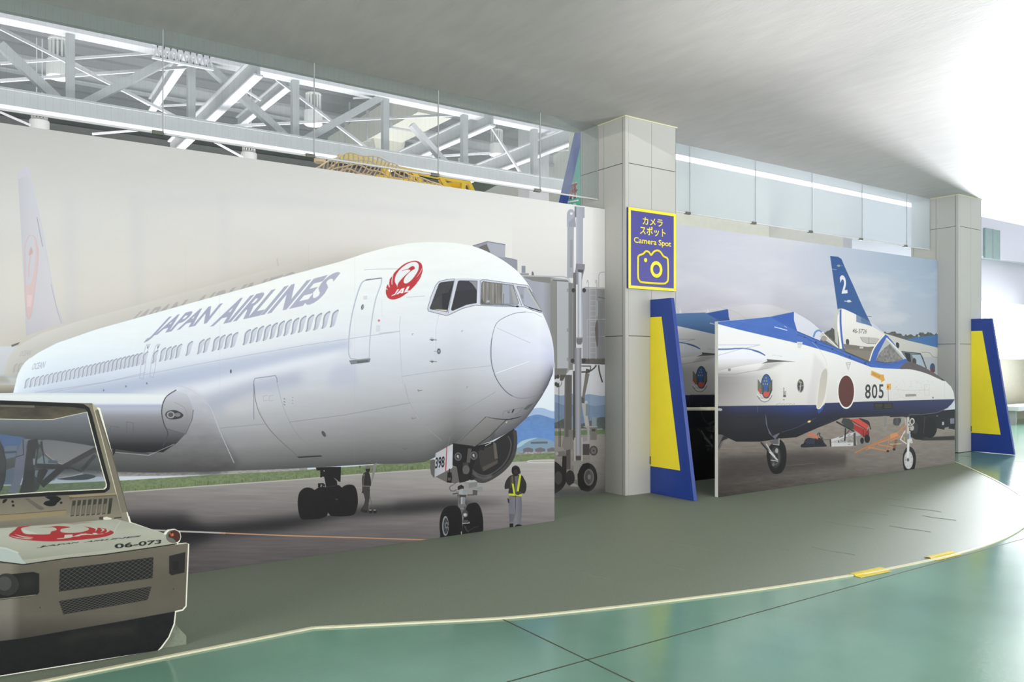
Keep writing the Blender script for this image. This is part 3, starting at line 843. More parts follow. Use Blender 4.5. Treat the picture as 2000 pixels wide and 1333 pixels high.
def crane_logo(p, M, red=(186, 52, 58), bgc=None):
    """round red crane mark; M maps its drawing coordinates to picture coordinates"""
    outer = spl([(175, 930), (200, 790), (265, 700), (280, 610), (350, 520), (400, 440), (500, 340), (640, 225), (780, 160), (900, 132), (1000, 138), (1075, 180), (1115, 235), (1133, 340), (1115, 460), (1065, 590), (980, 720), (860, 850), (740, 960), (600, 1060), (470, 1120), (350, 1138), (250, 1110), (195, 1030)], True, 6)
    light = bgc
    p.fill([M(*outer)], red)
    p.fill([M(*spl([(470, 790), (415, 680), (420, 560), (470, 450), (570, 330), (700, 230), (830, 170), (930, 155), (1000, 185), (1035, 250), (1020, 370), (960, 480), (880, 590), (800, 670), (720, 718), (660, 712), (640, 670), (655, 590), (710, 500), (800, 400), (780, 440), (640, 560), (540, 680), (485, 800), (470, 830)], True, 6))], light)
    p.fill([M(*spl([(480, 800), (510, 700), (600, 590), (700, 490), (805, 400), (800, 365), (740, 358), (660, 378), (580, 400), (660, 366), (760, 335), (800, 305), (855, 272), (905, 275), (932, 320), (920, 345), (860, 380), (770, 450), (690, 540), (645, 620), (638, 690), (660, 740), (560, 820)], True, 4))], red)
    for a in ([(350, 530), (325, 640), (330, 750), (345, 745), (345, 640), (372, 500)], [(235, 720), (250, 800), (280, 825), (272, 780), (258, 690)], [(180, 850), (200, 880), (225, 895), (205, 850)],
              [(1125, 300), (1080, 400), (1010, 510), (960, 575), (1030, 500), (1100, 390)], [(1115, 455), (1050, 560), (960, 640), (1040, 575), (1105, 480)], [(1030, 650), (960, 705), (1000, 680)]):
        p.fill([M(*spl(a, True, 3))], light)
    white = (240, 236, 238)
    p.fill([M((475, 872), (528, 866), (445, 985), (420, 1020), (315, 1052), (335, 1025), (380, 1008), (410, 985))], white)
    p.fill([M((580, 858), (665, 828), (625, 970), (572, 985), (580, 962), (520, 975), (500, 1002), (440, 1008))], white)
    p.fill([M((585, 905), (598, 895), (592, 925), (568, 932))], red)
    p.fill([M((735, 803), (800, 792), (735, 915), (805, 893), (775, 930), (642, 962))], white)

def airliner_ground(p):
    p.fill([(-400, 700), (1300, 700), (1300, 1333), (-400, 1333)], vg((760, (224, 231, 238)), (800, (215, 228, 238)), (860, (200, 210, 220))))
    # mountains at the right
    p.fill([Z6(*spl([(780, 290), (900, 195), (985, 180), (1074, 205), (1200, 170), (1450, 200)], False)) + [(1300, 900), (990, 900)]], (158, 182, 214))
    p.fill([Z6(*spl([(760, 320), (850, 260), (950, 230), (1074, 262), (1200, 285), (1450, 260)], False)) + [(1300, 900), (980, 900)]], noisy(vg((805, (98, 132, 182)), (860, (96, 138, 196))), 7, 6, 5, 3))
    # hangar and sheds
    p.fill([Z6(*spl([(785, 475), (830, 425), (900, 405), (960, 402), (1030, 415), (1090, 440)], False)) + Z6((1090, 520), (785, 520))], (122, 150, 170))
    p.fill([Z6(*spl([(785, 475), (830, 430), (905, 408), (950, 403), (880, 430), (820, 470)], True, 3))], (160, 190, 205))
    p.fill([Z6((900, 433), (1025, 430), (1025, 445), (900, 447))], (92, 98, 112))
    for x in (880, 970, 1060):
        p.fill([Z6((x - 38, 485), (x, 468), (x + 38, 485), (x + 34, 520), (x - 34, 520))], (104, 104, 112))
        p.fill([Z6((x - 40, 486), (x, 466), (x + 40, 486), (x, 474))], (140, 142, 150))
    p.fill([Z6((770, 510), (1090, 505), (1090, 528), (770, 535))], noisy((150, 146, 142), 40, 2.5, 2, 9, 2))
    # left horizon strip under the wing
    p.fill([(-300, 905), (600, 905), (600, 925), (-300, 940)], noisy((150, 150, 148), 30, 7, 2.5, 3, 3))
    p.fill([(-300, 905), (240, 905), (240, 922), (-300, 930)], noisy((120, 126, 134), 26, 20, 6, 4, 3))
    # grass
    p.fill([(-300, 952), (0, 950), (241, 939), (400, 929), (560, 921), (700, 911), (835, 899), (1007, 889), (1082, 885), (1300, 872), (1300, 890), (1082, 899), (1002, 903), (835, 917), (730, 924), (560, 938), (400, 949), (241, 961), (0, 974), (-300, 985)], noisy((112, 128, 92), 18, 5, 3, 11, 4))
    p.fill([(-300, 985), (0, 974), (241, 961), (400, 949), (560, 938), (730, 924), (835, 917), (1002, 903), (1082, 899), (1300, 890), (1300, 1400), (-300, 1400)],
           noisy(lambda U, V: vg((900, (160, 158, 155)), (940, (148, 145, 142)), (990, (122, 119, 118)), (1050, (98, 94, 94)), (1110, (86, 82, 83)), (1200, (74, 72, 73)))(U, V) + (np.clip((U - 500) / 600, -.5, 1) * 14)[..., None], 9, 60, 3.2, 21, 5))
    p.line([(241, 962), (400, 950), (560, 939), (730, 925), (835, 918)], 2.2, (176, 174, 168))
    # curved apron marking at the right
    p.line(Z6(*spl([(1090, 566), (1000, 568), (900, 572), (875, 580), (920, 588), (1090, 588)])), 1.5, (205, 203, 198))
    # reeds in the grass
    rr = random.Random(5)
    for k in range(120):
        u = rr.uniform(230, 830); base = np.interp(u, [241, 400, 560, 730, 835], [960, 948, 937, 923, 916])
        p.line([(u, base), (u + rr.uniform(-1, 1), base - rr.uniform(4, 9))], .8, (70, 84, 58), .6)
    # shadow of the aircraft
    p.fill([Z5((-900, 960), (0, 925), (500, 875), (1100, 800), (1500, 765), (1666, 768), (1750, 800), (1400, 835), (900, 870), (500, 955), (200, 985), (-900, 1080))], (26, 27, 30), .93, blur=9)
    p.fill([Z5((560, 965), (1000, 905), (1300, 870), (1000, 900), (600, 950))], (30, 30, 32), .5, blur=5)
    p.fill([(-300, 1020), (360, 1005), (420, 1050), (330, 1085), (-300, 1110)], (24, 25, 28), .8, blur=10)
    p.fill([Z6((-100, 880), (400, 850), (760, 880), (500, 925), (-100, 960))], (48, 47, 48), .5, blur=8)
    # painted line
    p.line([(250, 1034), (352, 1038.5), (440, 1042)], 3.2, (176, 172, 168))
    p.line([(430, 1041.5), (560, 1047), (700, 1051), (855, 1056)], 2.2, (190, 146, 112))

def airliner_body(p, ghost=False):
    outline = [(-300, 768), (26, 768)] + TOPL[1:] + NOSEB + BELLY
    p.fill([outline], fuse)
    if not ghost:
        p.line(TOPL[12:24], 1.2, (250, 252, 250), .6)
    # reflections along the flank
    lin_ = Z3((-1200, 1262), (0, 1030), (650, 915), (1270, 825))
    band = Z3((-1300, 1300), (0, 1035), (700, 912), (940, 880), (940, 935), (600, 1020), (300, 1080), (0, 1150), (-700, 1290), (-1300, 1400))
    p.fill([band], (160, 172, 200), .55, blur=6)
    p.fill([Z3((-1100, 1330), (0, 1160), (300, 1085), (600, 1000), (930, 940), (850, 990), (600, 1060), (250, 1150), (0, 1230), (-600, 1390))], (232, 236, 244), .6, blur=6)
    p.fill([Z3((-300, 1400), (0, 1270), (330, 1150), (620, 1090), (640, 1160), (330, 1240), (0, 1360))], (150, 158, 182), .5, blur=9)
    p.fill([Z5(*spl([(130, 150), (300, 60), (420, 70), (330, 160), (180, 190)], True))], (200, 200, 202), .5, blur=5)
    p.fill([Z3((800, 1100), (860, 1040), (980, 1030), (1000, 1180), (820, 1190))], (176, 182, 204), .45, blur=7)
    # panel lines
    g = (168, 176, 190)
    p.line(lin_, 1.0, g, .9)
    p.line(Z2((180, 1300), (550, 1245), (760, 1195)), 1.4, (160, 160, 180), .5)
    p.line(Z4((0, 772), (135, 758)), 1, (175, 180, 190))
    p.line(spl(Z4((140, 660), (135, 760), (150, 1050), (180, 1180), (260, 1330))), .9, (178, 182, 190), .8)
    p.line(spl(Z5((1300, 0), (1335, 130), (1435, 275), (1540, 370))), .9, (150, 150, 152), .8)
    p.line(Z5((550, 250), (900, 205), (1335, 125)), 1, (130, 130, 132), .8)
    p.line(Z4((150, 1052), (400, 1015), (730, 983)), 1, (160, 166, 178), .8)
    p.line(Z5((1435, 275), (1666, 185)) + Z6((640, 60)), 1, (140, 140, 142), .7)
    p.line(Z5((100, 290), (390, 262)), 1, (130, 130, 134), .7)
    p.line(Z3((1038, 424), (1130, 420), (1260, 418)), 1, (170, 180, 190), .8)
    p.line(Z3((1310, 603), (1430, 595)), 1, (180, 186, 196), .8)
    p.line(Z4((390, 645), (370, 740), (370, 980)), .8, (190, 194, 202), .7)
    for u in (429, 693):
        p.line([(u, 470), (u, 905)], .8, (150, 155, 165), .16)
    # passenger windows
    def win(cx, cy, w, h):
        s_ = h * .16
        q = [(cx - w * .5 - s_ * .3, cy + h * .3), (cx - w * .2 - s_ * .2, cy - h * .25), (cx + w * .15 + s_, cy - h * .5), (cx + w * .5 + s_, cy - h * .45), (cx + w * .5 + s_ * .2, cy - h * .05), (cx + w * .3 - s_ * .4, cy + h * .38), (cx - w * .05 - s_, cy + h * .5), (cx - w * .45 - s_ * .8, cy + h * .48)]
        q = spl(q, True, 3)
        p.fill([q], (150, 158, 172))
        q2 = [(x + w * .10, y + h * .03) for x, y in q]
        q2 = [(cx + (x - cx) * .78 + w * .1, cy + (y - cy) * .88) for x, y in q2]
        p.fill([q2], vg((cy - h * .5, (206, 212, 224)), (cy + h * .5, (190, 196, 210))))
    for k in range(27):
        f = k / 26.0; win(52 + (270.9 - 52) * f ** .96, 749 - (749 - 702.3) * f, 5.6 + 1.2 * f, 20 + 6 * f)
    for x, y in ((518, 858), (565, 850), (610, 840), (657, 828), (750, 805), (850, 790), (900, 778), (978, 765), (1030, 752), (1085, 742), (1140, 730)):
        q = B7((x, y))[0]; win(q[0], q[1], 6.5 + (x - 500) * .002, 27.5 + (x - 500) * .004)
    for x, y in ((270, 863), (313, 851), (355, 842), (400, 834), (444, 822), (490, 810), (535, 801), (583, 791), (630, 779), (680, 772), (731, 762), (784, 751), (838, 742)):
        q = Z3((x, y))[0]; win(q[0], q[1], 8.0, 31 + (x - 270) * .006)
    # overwing exits
    for dx in (0, 88):
        q = B7((372 + dx, 800 - dx * .13), (340 + dx, 905 - dx * .13), (322 + dx, 1060 - dx * .15), (352 + dx, 1072 - dx * .15), (368 + dx, 980), (388 + dx, 830 - dx * .13), (412 + dx, 768), (388 + dx, 768))
        p.line(q + q[:1], 1, (160, 168, 188), .8)
        w_ = B7((366 + dx, 890 - dx * .15))[0]; win(w_[0], w_[1], 6, 26)
        p.line(B7((388 + dx, 805), (397 + dx, 778)), 1.6, (110, 116, 130))
    # title
    lc = hg((280, (158, 162, 186)), (480, (166, 169, 190)), (670, (176, 178, 196)))
    p.text('JAPAN', [(279, 670), (393, 644.5), (435.5, 592), (325, 620.5)], lc, bold=.035)
    p.text('AIRLINES', [(409, 639.5), (619, 592), (670, 528.5), (455, 586.5)], lc, bold=.035)
    p.text('OCEAN', Z2((163, 1182), (228, 1172), (240, 1135), (175, 1148)), (176, 184, 206), bold=.02)
    # forward door
    dq = Z3(*spl([(1150, 478), (1095, 484), (1045, 492), (1010, 530), (965, 680), (940, 830), (935, 960), (950, 1005)], False, 4))
    dq2 = Z3(*spl([(1150, 478), (1145, 520), (1110, 620), (1085, 760), (1072, 900), (1070, 1000)], False, 4))
    p.line(dq, 2.2, (176, 186, 202)); p.line(dq2, 2.0, (182, 190, 206)); p.line(Z3((945, 1002), (1000, 1010), (1072, 1000)), 2, (170, 180, 192))
    p.line(Z3((1045, 492), (1150, 478)), 1.6, (110, 116, 128))
    p.fill([Z3((938, 1015), (1078, 1002), (1072, 1026), (950, 1041))], (122, 128, 134)); p.fill([Z3((990, 1018), (1062, 1012), (1062, 1026), (990, 1034))], (96, 100, 104))
    p.fill([ell(*Z3((1025, 667))[0], 2.6, 5.4, 12)], (92, 98, 112)); p.fill([ell(*Z3((1027, 667))[0], 1.4, 4, 12)], (150, 156, 168))
    for y in range(598, 622, 6): p.line(Z3((1032, y), (1056, y - 3)), .6, (170, 172, 180))
    p.fill([ell(*Z3((1132, 755))[0], 2.2, 2.2)], (190, 90, 94), .8)
    for y in range(790, 832, 7): p.line(Z3((1114, y), (1140, y - 3)), .7, (176, 170, 180), .7)
    for y in range(620, 730, 12): p.line(Z3((1148, y), (1156, y)), .6, (200, 190, 196), .7)
    # cargo door
    cq = Z3((318, 1400), (318, 1150), (325, 1132), (458, 1113), (468, 1130), (470, 1160))
    p.line(cq, 1.3, (120, 128, 146), .9)
    p.line(spl(Z5((318, 0), (330, 110), (360, 200), (440, 320), (600, 470))), 1.1, (96, 98, 102), .9)
    p.line(spl(Z5((470, 0), (520, 180), (600, 330), (680, 400), (760, 470))), .8, (120, 120, 122), .5)
    p.fill([Z5((598, 475), (752, 466), (766, 474), (612, 484))], (48, 48, 48))
    for x in (380, 418): p.line(Z5((x + 26, 76), (x, 80), (x, 112), (x + 28, 108)), .7, (150, 152, 160), .8)
    for y in (95, 115, 133): p.line(Z5((512, y), (522, y + 6)), 1.3, (96, 98, 104)); p.line(Z5((566, y - 8), (574, y - 4)), .9, (120, 120, 124))
    p.fill([ell(*Z5((773, 327))[0], 3.2, 6.5, -32)], (78, 78, 78))
    p.fill([ell(*Z3((168, 1086))[0], 1.7, 3.6)], (110, 118, 138)); p.fill([ell(*B7((1114, 1004))[0], 1.4, 3.8)], (84, 90, 108))
    for x, y in ((385, 1108), (204, 1133), (10, 1168)): p.fill([ell(*B7((x, y))[0], 1.1, 2)], (96, 104, 130))
    for x, y in ((1400, 42), (1360, 222), (1305, 420)): p.line(Z5((x - 16, y - 4), (x - 12, y + 6), (x + 14, y)), 1, (90, 90, 92), .8)
    for x, y in ((215, 775), (538, 755), (570, 1120), (255, 1140)): p.line(Z4((x, y + 10), (x, y), (x + 10, y)), .9, (120, 124, 132), .8)
    # sensors
    for y in (812, 953):
        p.line(Z4((328, y), (376, y + 3)), 1.6, (128, 130, 138)); p.fill([ell(*Z4((343, y - 4))[0], 3.5, 3.5)], (196, 198, 204)); p.fill([ell(*Z4((345, y + 2))[0], 3.6, 1.6)], (110, 110, 112))
        p.line(Z4((342, y + 4), (349, y + 10)), 1.2, (88, 90, 96))
    p.fill([ell(*Z4((389, 888))[0], 3.6, 5.6)], (86, 88, 96)); p.fill([ell(*Z4((390, 888))[0], 1.6, 3)], (150, 152, 160)); p.line(Z4((355, 889), (385, 889)), 1, (150, 152, 160))
    # crane mark
    crane_logo(p, C1_, bgc=(230, 235, 238))
    # cockpit glazing
    fr = (206, 210, 222)
    p.fill([C2_(*spl([(115, 590), (112, 540), (165, 380), (235, 210), (285, 155), (400, 125), (530, 112), (720, 108), (900, 125), (1000, 128), (1300, 170), (1620, 215), (1660, 260), (1840, 610), (1835, 630), (1700, 590), (1560, 530), (1300, 520), (1000, 518), (830, 512), (640, 560), (430, 660), (380, 665), (150, 612)], True, 3))], fr)
    bl = (110, 118, 130)
    p.line(C2_((115, 560), (165, 380), (235, 210), (285, 155), (400, 125), (520, 115)), 1.0, bl); p.line(C2_((115, 560), (125, 600), (380, 665), (430, 660), (640, 560), (830, 512), (1000, 520), (1300, 530), (1560, 535), (1700, 590), (1835, 630)), 1.2, bl)
    p.line(C2_((520, 115), (420, 640)), 1.0, bl, .8); p.line(C2_((905, 140), (905, 500)), 1.0, bl); p.line(C2_((905, 150), (935, 128), (1000, 130), (1390, 185), (1530, 520)), 1.0, bl)
    p.line(C2_((1390, 185), (1620, 215), (1840, 620)), 1.0, bl)
    dk = (52, 54, 58)
    w1 = C2_((150, 560), (290, 190), (320, 172), (505, 150), (405, 610), (270, 585), (165, 570)); w2 = C2_((470, 580), (575, 155), (600, 145), (855, 150), (845, 475), (700, 500), (560, 560), (490, 590))
    w3 = C2_((918, 480), (930, 175), (950, 158), (1370, 210), (1395, 225), (1478, 480), (1465, 497), (1240, 492), (1100, 485), (940, 485)); w4 = C2_((1455, 228), (1600, 250), (1640, 275), (1815, 600), (1690, 555), (1570, 515))
    for q in (w1, w2, w3, w4): p.line(q + q[:1], 1.6, (60, 66, 72))
    p.fill([w1], noisy((62, 64, 66), 6, 8, 8, 2)); p.fill([C2_((330, 340), (430, 320), (505, 150), (405, 610), (335, 565))], (38, 40, 46), .8); p.fill([C2_((200, 572), (405, 582), (402, 608), (290, 590))], (212, 208, 190))
    p.fill([w2], (54, 57, 64)); p.fill([C2_((540, 300), (840, 270), (845, 475), (700, 500), (490, 590), (475, 570))], (46, 48, 52), .8); p.fill([C2_((735, 152), (855, 150), (852, 290), (830, 250), (780, 185))], (142, 144, 148))
    p.fill([w3], (142, 146, 152)); p.fill([C2_((930, 175), (950, 160), (1238, 195), (1235, 488), (940, 485), (918, 470))], noisy((128, 126, 122), 46, 1.6, 40, 8, 3)); p.fill([C2_((1240, 200), (1340, 208), (1345, 490), (1240, 490))], (158, 164, 178)); p.fill([C2_((1355, 210), (1395, 225), (1478, 480), (1465, 497), (1410, 495))], (160, 162, 166))
    p.line(C2_((1256, 340), (1256, 490)), 1, (80, 84, 90)); p.fill([C2_((1000, 440), (1045, 437), (1045, 468), (998, 468))], (170, 178, 186)); p.fill([C2_((918, 400), (970, 480), (918, 482))], (90, 90, 88))
    p.fill([w4], (168, 172, 186)); p.fill([C2_((1455, 228), (1560, 244), (1562, 510), (1540, 490))], (154, 158, 170)); p.line(C2_((1600, 250), (1810, 590)), 3, (186, 188, 176), .8); p.fill([ell(*C2_((1530, 380))[0], 2.4, 4.5, -14)], (134, 138, 150))
    p.line(C2_((910, 495), (1120, 505), (1320, 512), (1470, 532)), 2.0, (92, 98, 106)); p.fill([ell(*C2_((1462, 530))[0], 3, 1.8)], (30, 32, 38)); p.line(C2_((1630, 545), (1720, 570), (1830, 605)), 2.0, (40, 42, 46)); p.line(C2_((1690, 310), (1760, 440), (1835, 590)), 1.6, (60, 62, 72))
    for a, b, n in (((300, 170), (500, 135), 9), ((150, 585), (390, 632), 9), ((920, 190), (905, 470), 9), ((960, 142), (1380, 198), 12), ((170, 500), (270, 200), 9), ((510, 160), (420, 590), 11), ((1400, 215), (1500, 500), 8)):
        for k in range(n):
            f = k / (n - 1); q = C2_((a[0] + (b[0] - a[0]) * f, a[1] + (b[1] - a[1]) * f))[0]; p.fill([ell(q[0], q[1], .45, .45, n=6)], (100, 104, 112), .8)
    # radome
    rd = Z4(*spl([(955, 632), (870, 645), (770, 700), (735, 800), (728, 900), (735, 980), (765, 1070), (820, 1145), (880, 1185), (940, 1195), (1010, 1180), (1070, 1150)], False, 5))
    p.line(rd, 1.2, (116, 122, 134), .85); p.line(rd[15:40], 1.6, (74, 80, 92), .7)
    p.line(Z4((955, 632), (1010, 638), (1060, 665)), .9, (170, 176, 186), .7)
    p.line(Z4((765, 735), (985, 835)), .9, (186, 190, 206)); p.line(Z4((762, 1032), (980, 955)), 1.3, (244, 245, 250)); p.line(Z4((762, 1035), (980, 958)), .7, (170, 174, 188), .6)
    p.line(Z4((1140, 770), (1110, 840), (1115, 930), (1136, 1020)), 1, (210, 214, 232), .5)
    # chin
    p.fill([Z6((845, 190), (880, 158), (925, 142), (895, 175), (870, 195))], (88, 88, 88)); p.fill([Z6(*spl([(568, 245), (640, 258), (740, 262), (835, 240), (760, 266), (650, 266)], True, 3))], (40, 40, 40))
    p.line(Z6((568, 245), (370, 430), (310, 470)), 1.2, (70, 70, 70)); p.line(Z6((720, 265), (600, 385), (490, 465)), 1.4, (34, 34, 34)); p.line(Z6((280, 470), (300, 400), (360, 340)), 1, (120, 118, 116), .8)
    p.fill([Z6((310, 465), (568, 248), (720, 268), (600, 385), (490, 462), (400, 455))], (128, 124, 120), .35); p.line(Z6((690, 235), (700, 205), (770, 190), (840, 178), (810, 215), (780, 235)), .7, (100, 100, 98), .8); p.line(Z6((760, 215), (775, 190)), 2.4, (36, 36, 36)); p.fill([ell(*Z6((735, 212))[0], 3, 2)], (110, 108, 104)); p.fill([ell(*Z6((665, 318))[0], 4, 1.4, -40)], (90, 88, 84)); p.fill([ell(*Z6((720, 287))[0], 2.2, 1, -40)], (205, 198, 160))
    p.fill([Z6((600, 385), (640, 330), (630, 400), (600, 430))], (70, 70, 68), .5, blur=2)

def airliner_wing(p):
    # left wing, its landing light fairing and the main gear
    p.fill([(-300, 900), (0, 925), (215, 922), (420, 925), (470, 905), (430, 860), (400, 820), (200, 850)], vg((830, (120, 121, 124)), (870, (108, 108, 108)), (905, (82, 82, 82)), (925, (62, 62, 62))), .85, blur=5)
    p.fill([spl([(345, 765), (372, 757), (392, 772), (410, 800), (430, 845), (452, 880), (460, 915), (420, 922), (380, 920), (300, 880), (320, 820)], True)], noisy(vg((760, (205, 208, 220)), (820, (160, 162, 168)), (880, (112, 112, 114)), (920, (70, 70, 70))), 8, 20, 9, 3), .8, blur=3)
    p.line(spl(B7((625, 1130), (700, 1138), (800, 1185), (880, 1260), (945, 1333)) + [(430, 845), (457, 905)]), 1.2, (190, 194, 208), .9)
    wing = [(-300, 765), (0, 767.5), (120, 768), (250, 769), (345, 770), (372, 790), (376, 815), (362, 848), (345, 866), (318, 884), (270, 884), (212, 876), (100, 862), (-300, 830)]
    p.fill([wing], vg((768, (206, 218, 226)), (774, (226, 234, 234)), (788, (222, 228, 234)), (793, (168, 176, 200)), (800, (176, 182, 196)), (815, (138, 141, 148)), (845, (96, 98, 102)), (862, (64, 65, 68)), (872, (40, 41, 44)), (886, (30, 31, 34))))
    p.line([(-300, 868), (100, 872), (212, 880), (290, 884)], 5, (28, 29, 32), .8, blur=2)
    p.line([(225, 884), (290, 890), (340, 868)], 1.4, (176, 176, 178), .7)
    p.fill([Z1((738, 60), (770, 25), (800, 8), (850, 25), (870, 70), (878, 110), (860, 165), (843, 206), (760, 182), (740, 150), (733, 105))], vg((765, (196, 200, 212)), (800, (160, 162, 168)), (848, (108, 108, 110))))
    p.line(spl(Z1((800, 5), (752, 40), (734, 100), (745, 160), (762, 205), (740, 260))), 1.8, (66, 68, 74))
    p.line(Z1((878, 95), (872, 140), (843, 206), (760, 182)), 1.2, (90, 92, 96))
    p.fill([spl(Z1((750, 118), (765, 100), (800, 98), (832, 118), (815, 135), (770, 138)), True)], (58, 58, 60)); p.fill([ell(*Z1((775, 118))[0], 8, 7)], (150, 152, 154)); p.fill([ell(*Z1((775, 118))[0], 5, 4.5)], (84, 84, 84)); p.fill([ell(*Z1((806, 118))[0], 6, 4)], (120, 122, 124))
    p.line(spl(Z1((790, 60), (840, 90), (850, 140))), .8, (120, 122, 128), .6)
    for a in (((500, 240), (500, 170), (540, 175)), ((575, 200), (575, 150), (605, 155), (605, 195))): p.line(Z1(*a), .8, (84, 86, 90), .8)
    # far engine and fairing seen under the wing
    p.fill([B8(*spl([(440, 590), (650, 600), (990, 655), (985, 690), (850, 780), (720, 850), (620, 835), (500, 760), (455, 700)], True, 4))], vg((862, (128, 128, 130)), (905, (150, 148, 146))))
    p.line(spl(B8((470, 725), (560, 800), (640, 838), (710, 848))), 1, (196, 190, 176))
    # background seen under the wing: hangars, parked aircraft
    p.fill([B8((-300, 520), (0, 525), (240, 555), (180, 700), (0, 720), (-300, 720))], (84, 112, 158))
    p.fill([B8((50, 650), (180, 645), (160, 760), (40, 790), (40, 720))], (118, 130, 148)); p.fill([B8((50, 705), (170, 700), (170, 722), (50, 726))], (70, 80, 100))
    p.fill([B8((380, 800), (450, 740), (540, 810), (620, 850), (520, 880), (380, 880))], (128, 144, 150)); p.fill([B8((500, 795), (600, 800), (600, 830), (500, 828))], (86, 96, 112))
    p.fill([B8((60, 900), (150, 870), (160, 1050), (20, 1050))], (104, 118, 136)); p.fill([B8((440, 900), (600, 890), (620, 960), (560, 1010), (440, 1020))], (126, 136, 152))
    p.fill([B8(*spl([(600, 985), (720, 962), (850, 950), (900, 940), (1000, 965), (900, 1000), (730, 1005), (620, 998)], True, 3))], (60, 64, 76)); p.line(B8((610, 985), (760, 960), (860, 935)), 1.6, (190, 200, 212))
    # main gear leg
    dkc = (50, 46, 48)
    p.fill([B8((290, 590), (390, 570), (400, 640), (365, 720), (355, 900), (345, 1140), (200, 1140), (240, 990), (265, 800), (280, 700))], noisy(dkc, 8, 6, 6, 7))
    p.fill([B8((240, 560), (280, 600), (250, 900), (225, 1000), (180, 1140), (80, 1140), (140, 1000), (150, 880), (175, 700))], (120, 124, 142)); p.line(B8((240, 580), (245, 740), (160, 765)), 1.4, (44, 42, 46))
    for a, b, w in (((1000, 680), (640, 880), 10), ((640, 880), (430, 1060), 12), ((380, 855), (720, 868), 9), ((990, 745), (850, 900), 7), ((480, 890), (400, 1030), 9), ((430, 600), (465, 860), 2), ((400, 640), (372, 860), 2.5), ((720, 870), (850, 915), 3), ((430, 600), (440, 700), 4)):
        p.line(B8(a, b), w, (50, 46, 48))
    p.fill([B8((350, 900), (480, 880), (450, 960), (400, 1100), (345, 1140))], (52, 48, 50), .9)
    p.fill([B8((340, 780), (365, 780), (365, 840), (345, 850))], (140, 150, 160)); p.fill([B8((365, 900), (400, 900), (380, 980), (360, 960))], (120, 132, 140))
    p.fill([B8((-200, 600), (0, 590), (40, 680), (64, 800), (60, 950), (30, 1080), (0, 1130), (-200, 1130))], noisy((64, 62, 64), 5, 8, 8, 5)); p.line(B8((20, 640), (60, 800), (50, 1000), (10, 1110)), 1.2, (30, 30, 32))
    p.line(B8((1010, 930), (1050, 870)), 3, (84, 84, 88)); p.fill([B8((1180, 680), (1200, 680), (1190, 730), (1170, 760))], (30, 30, 32))

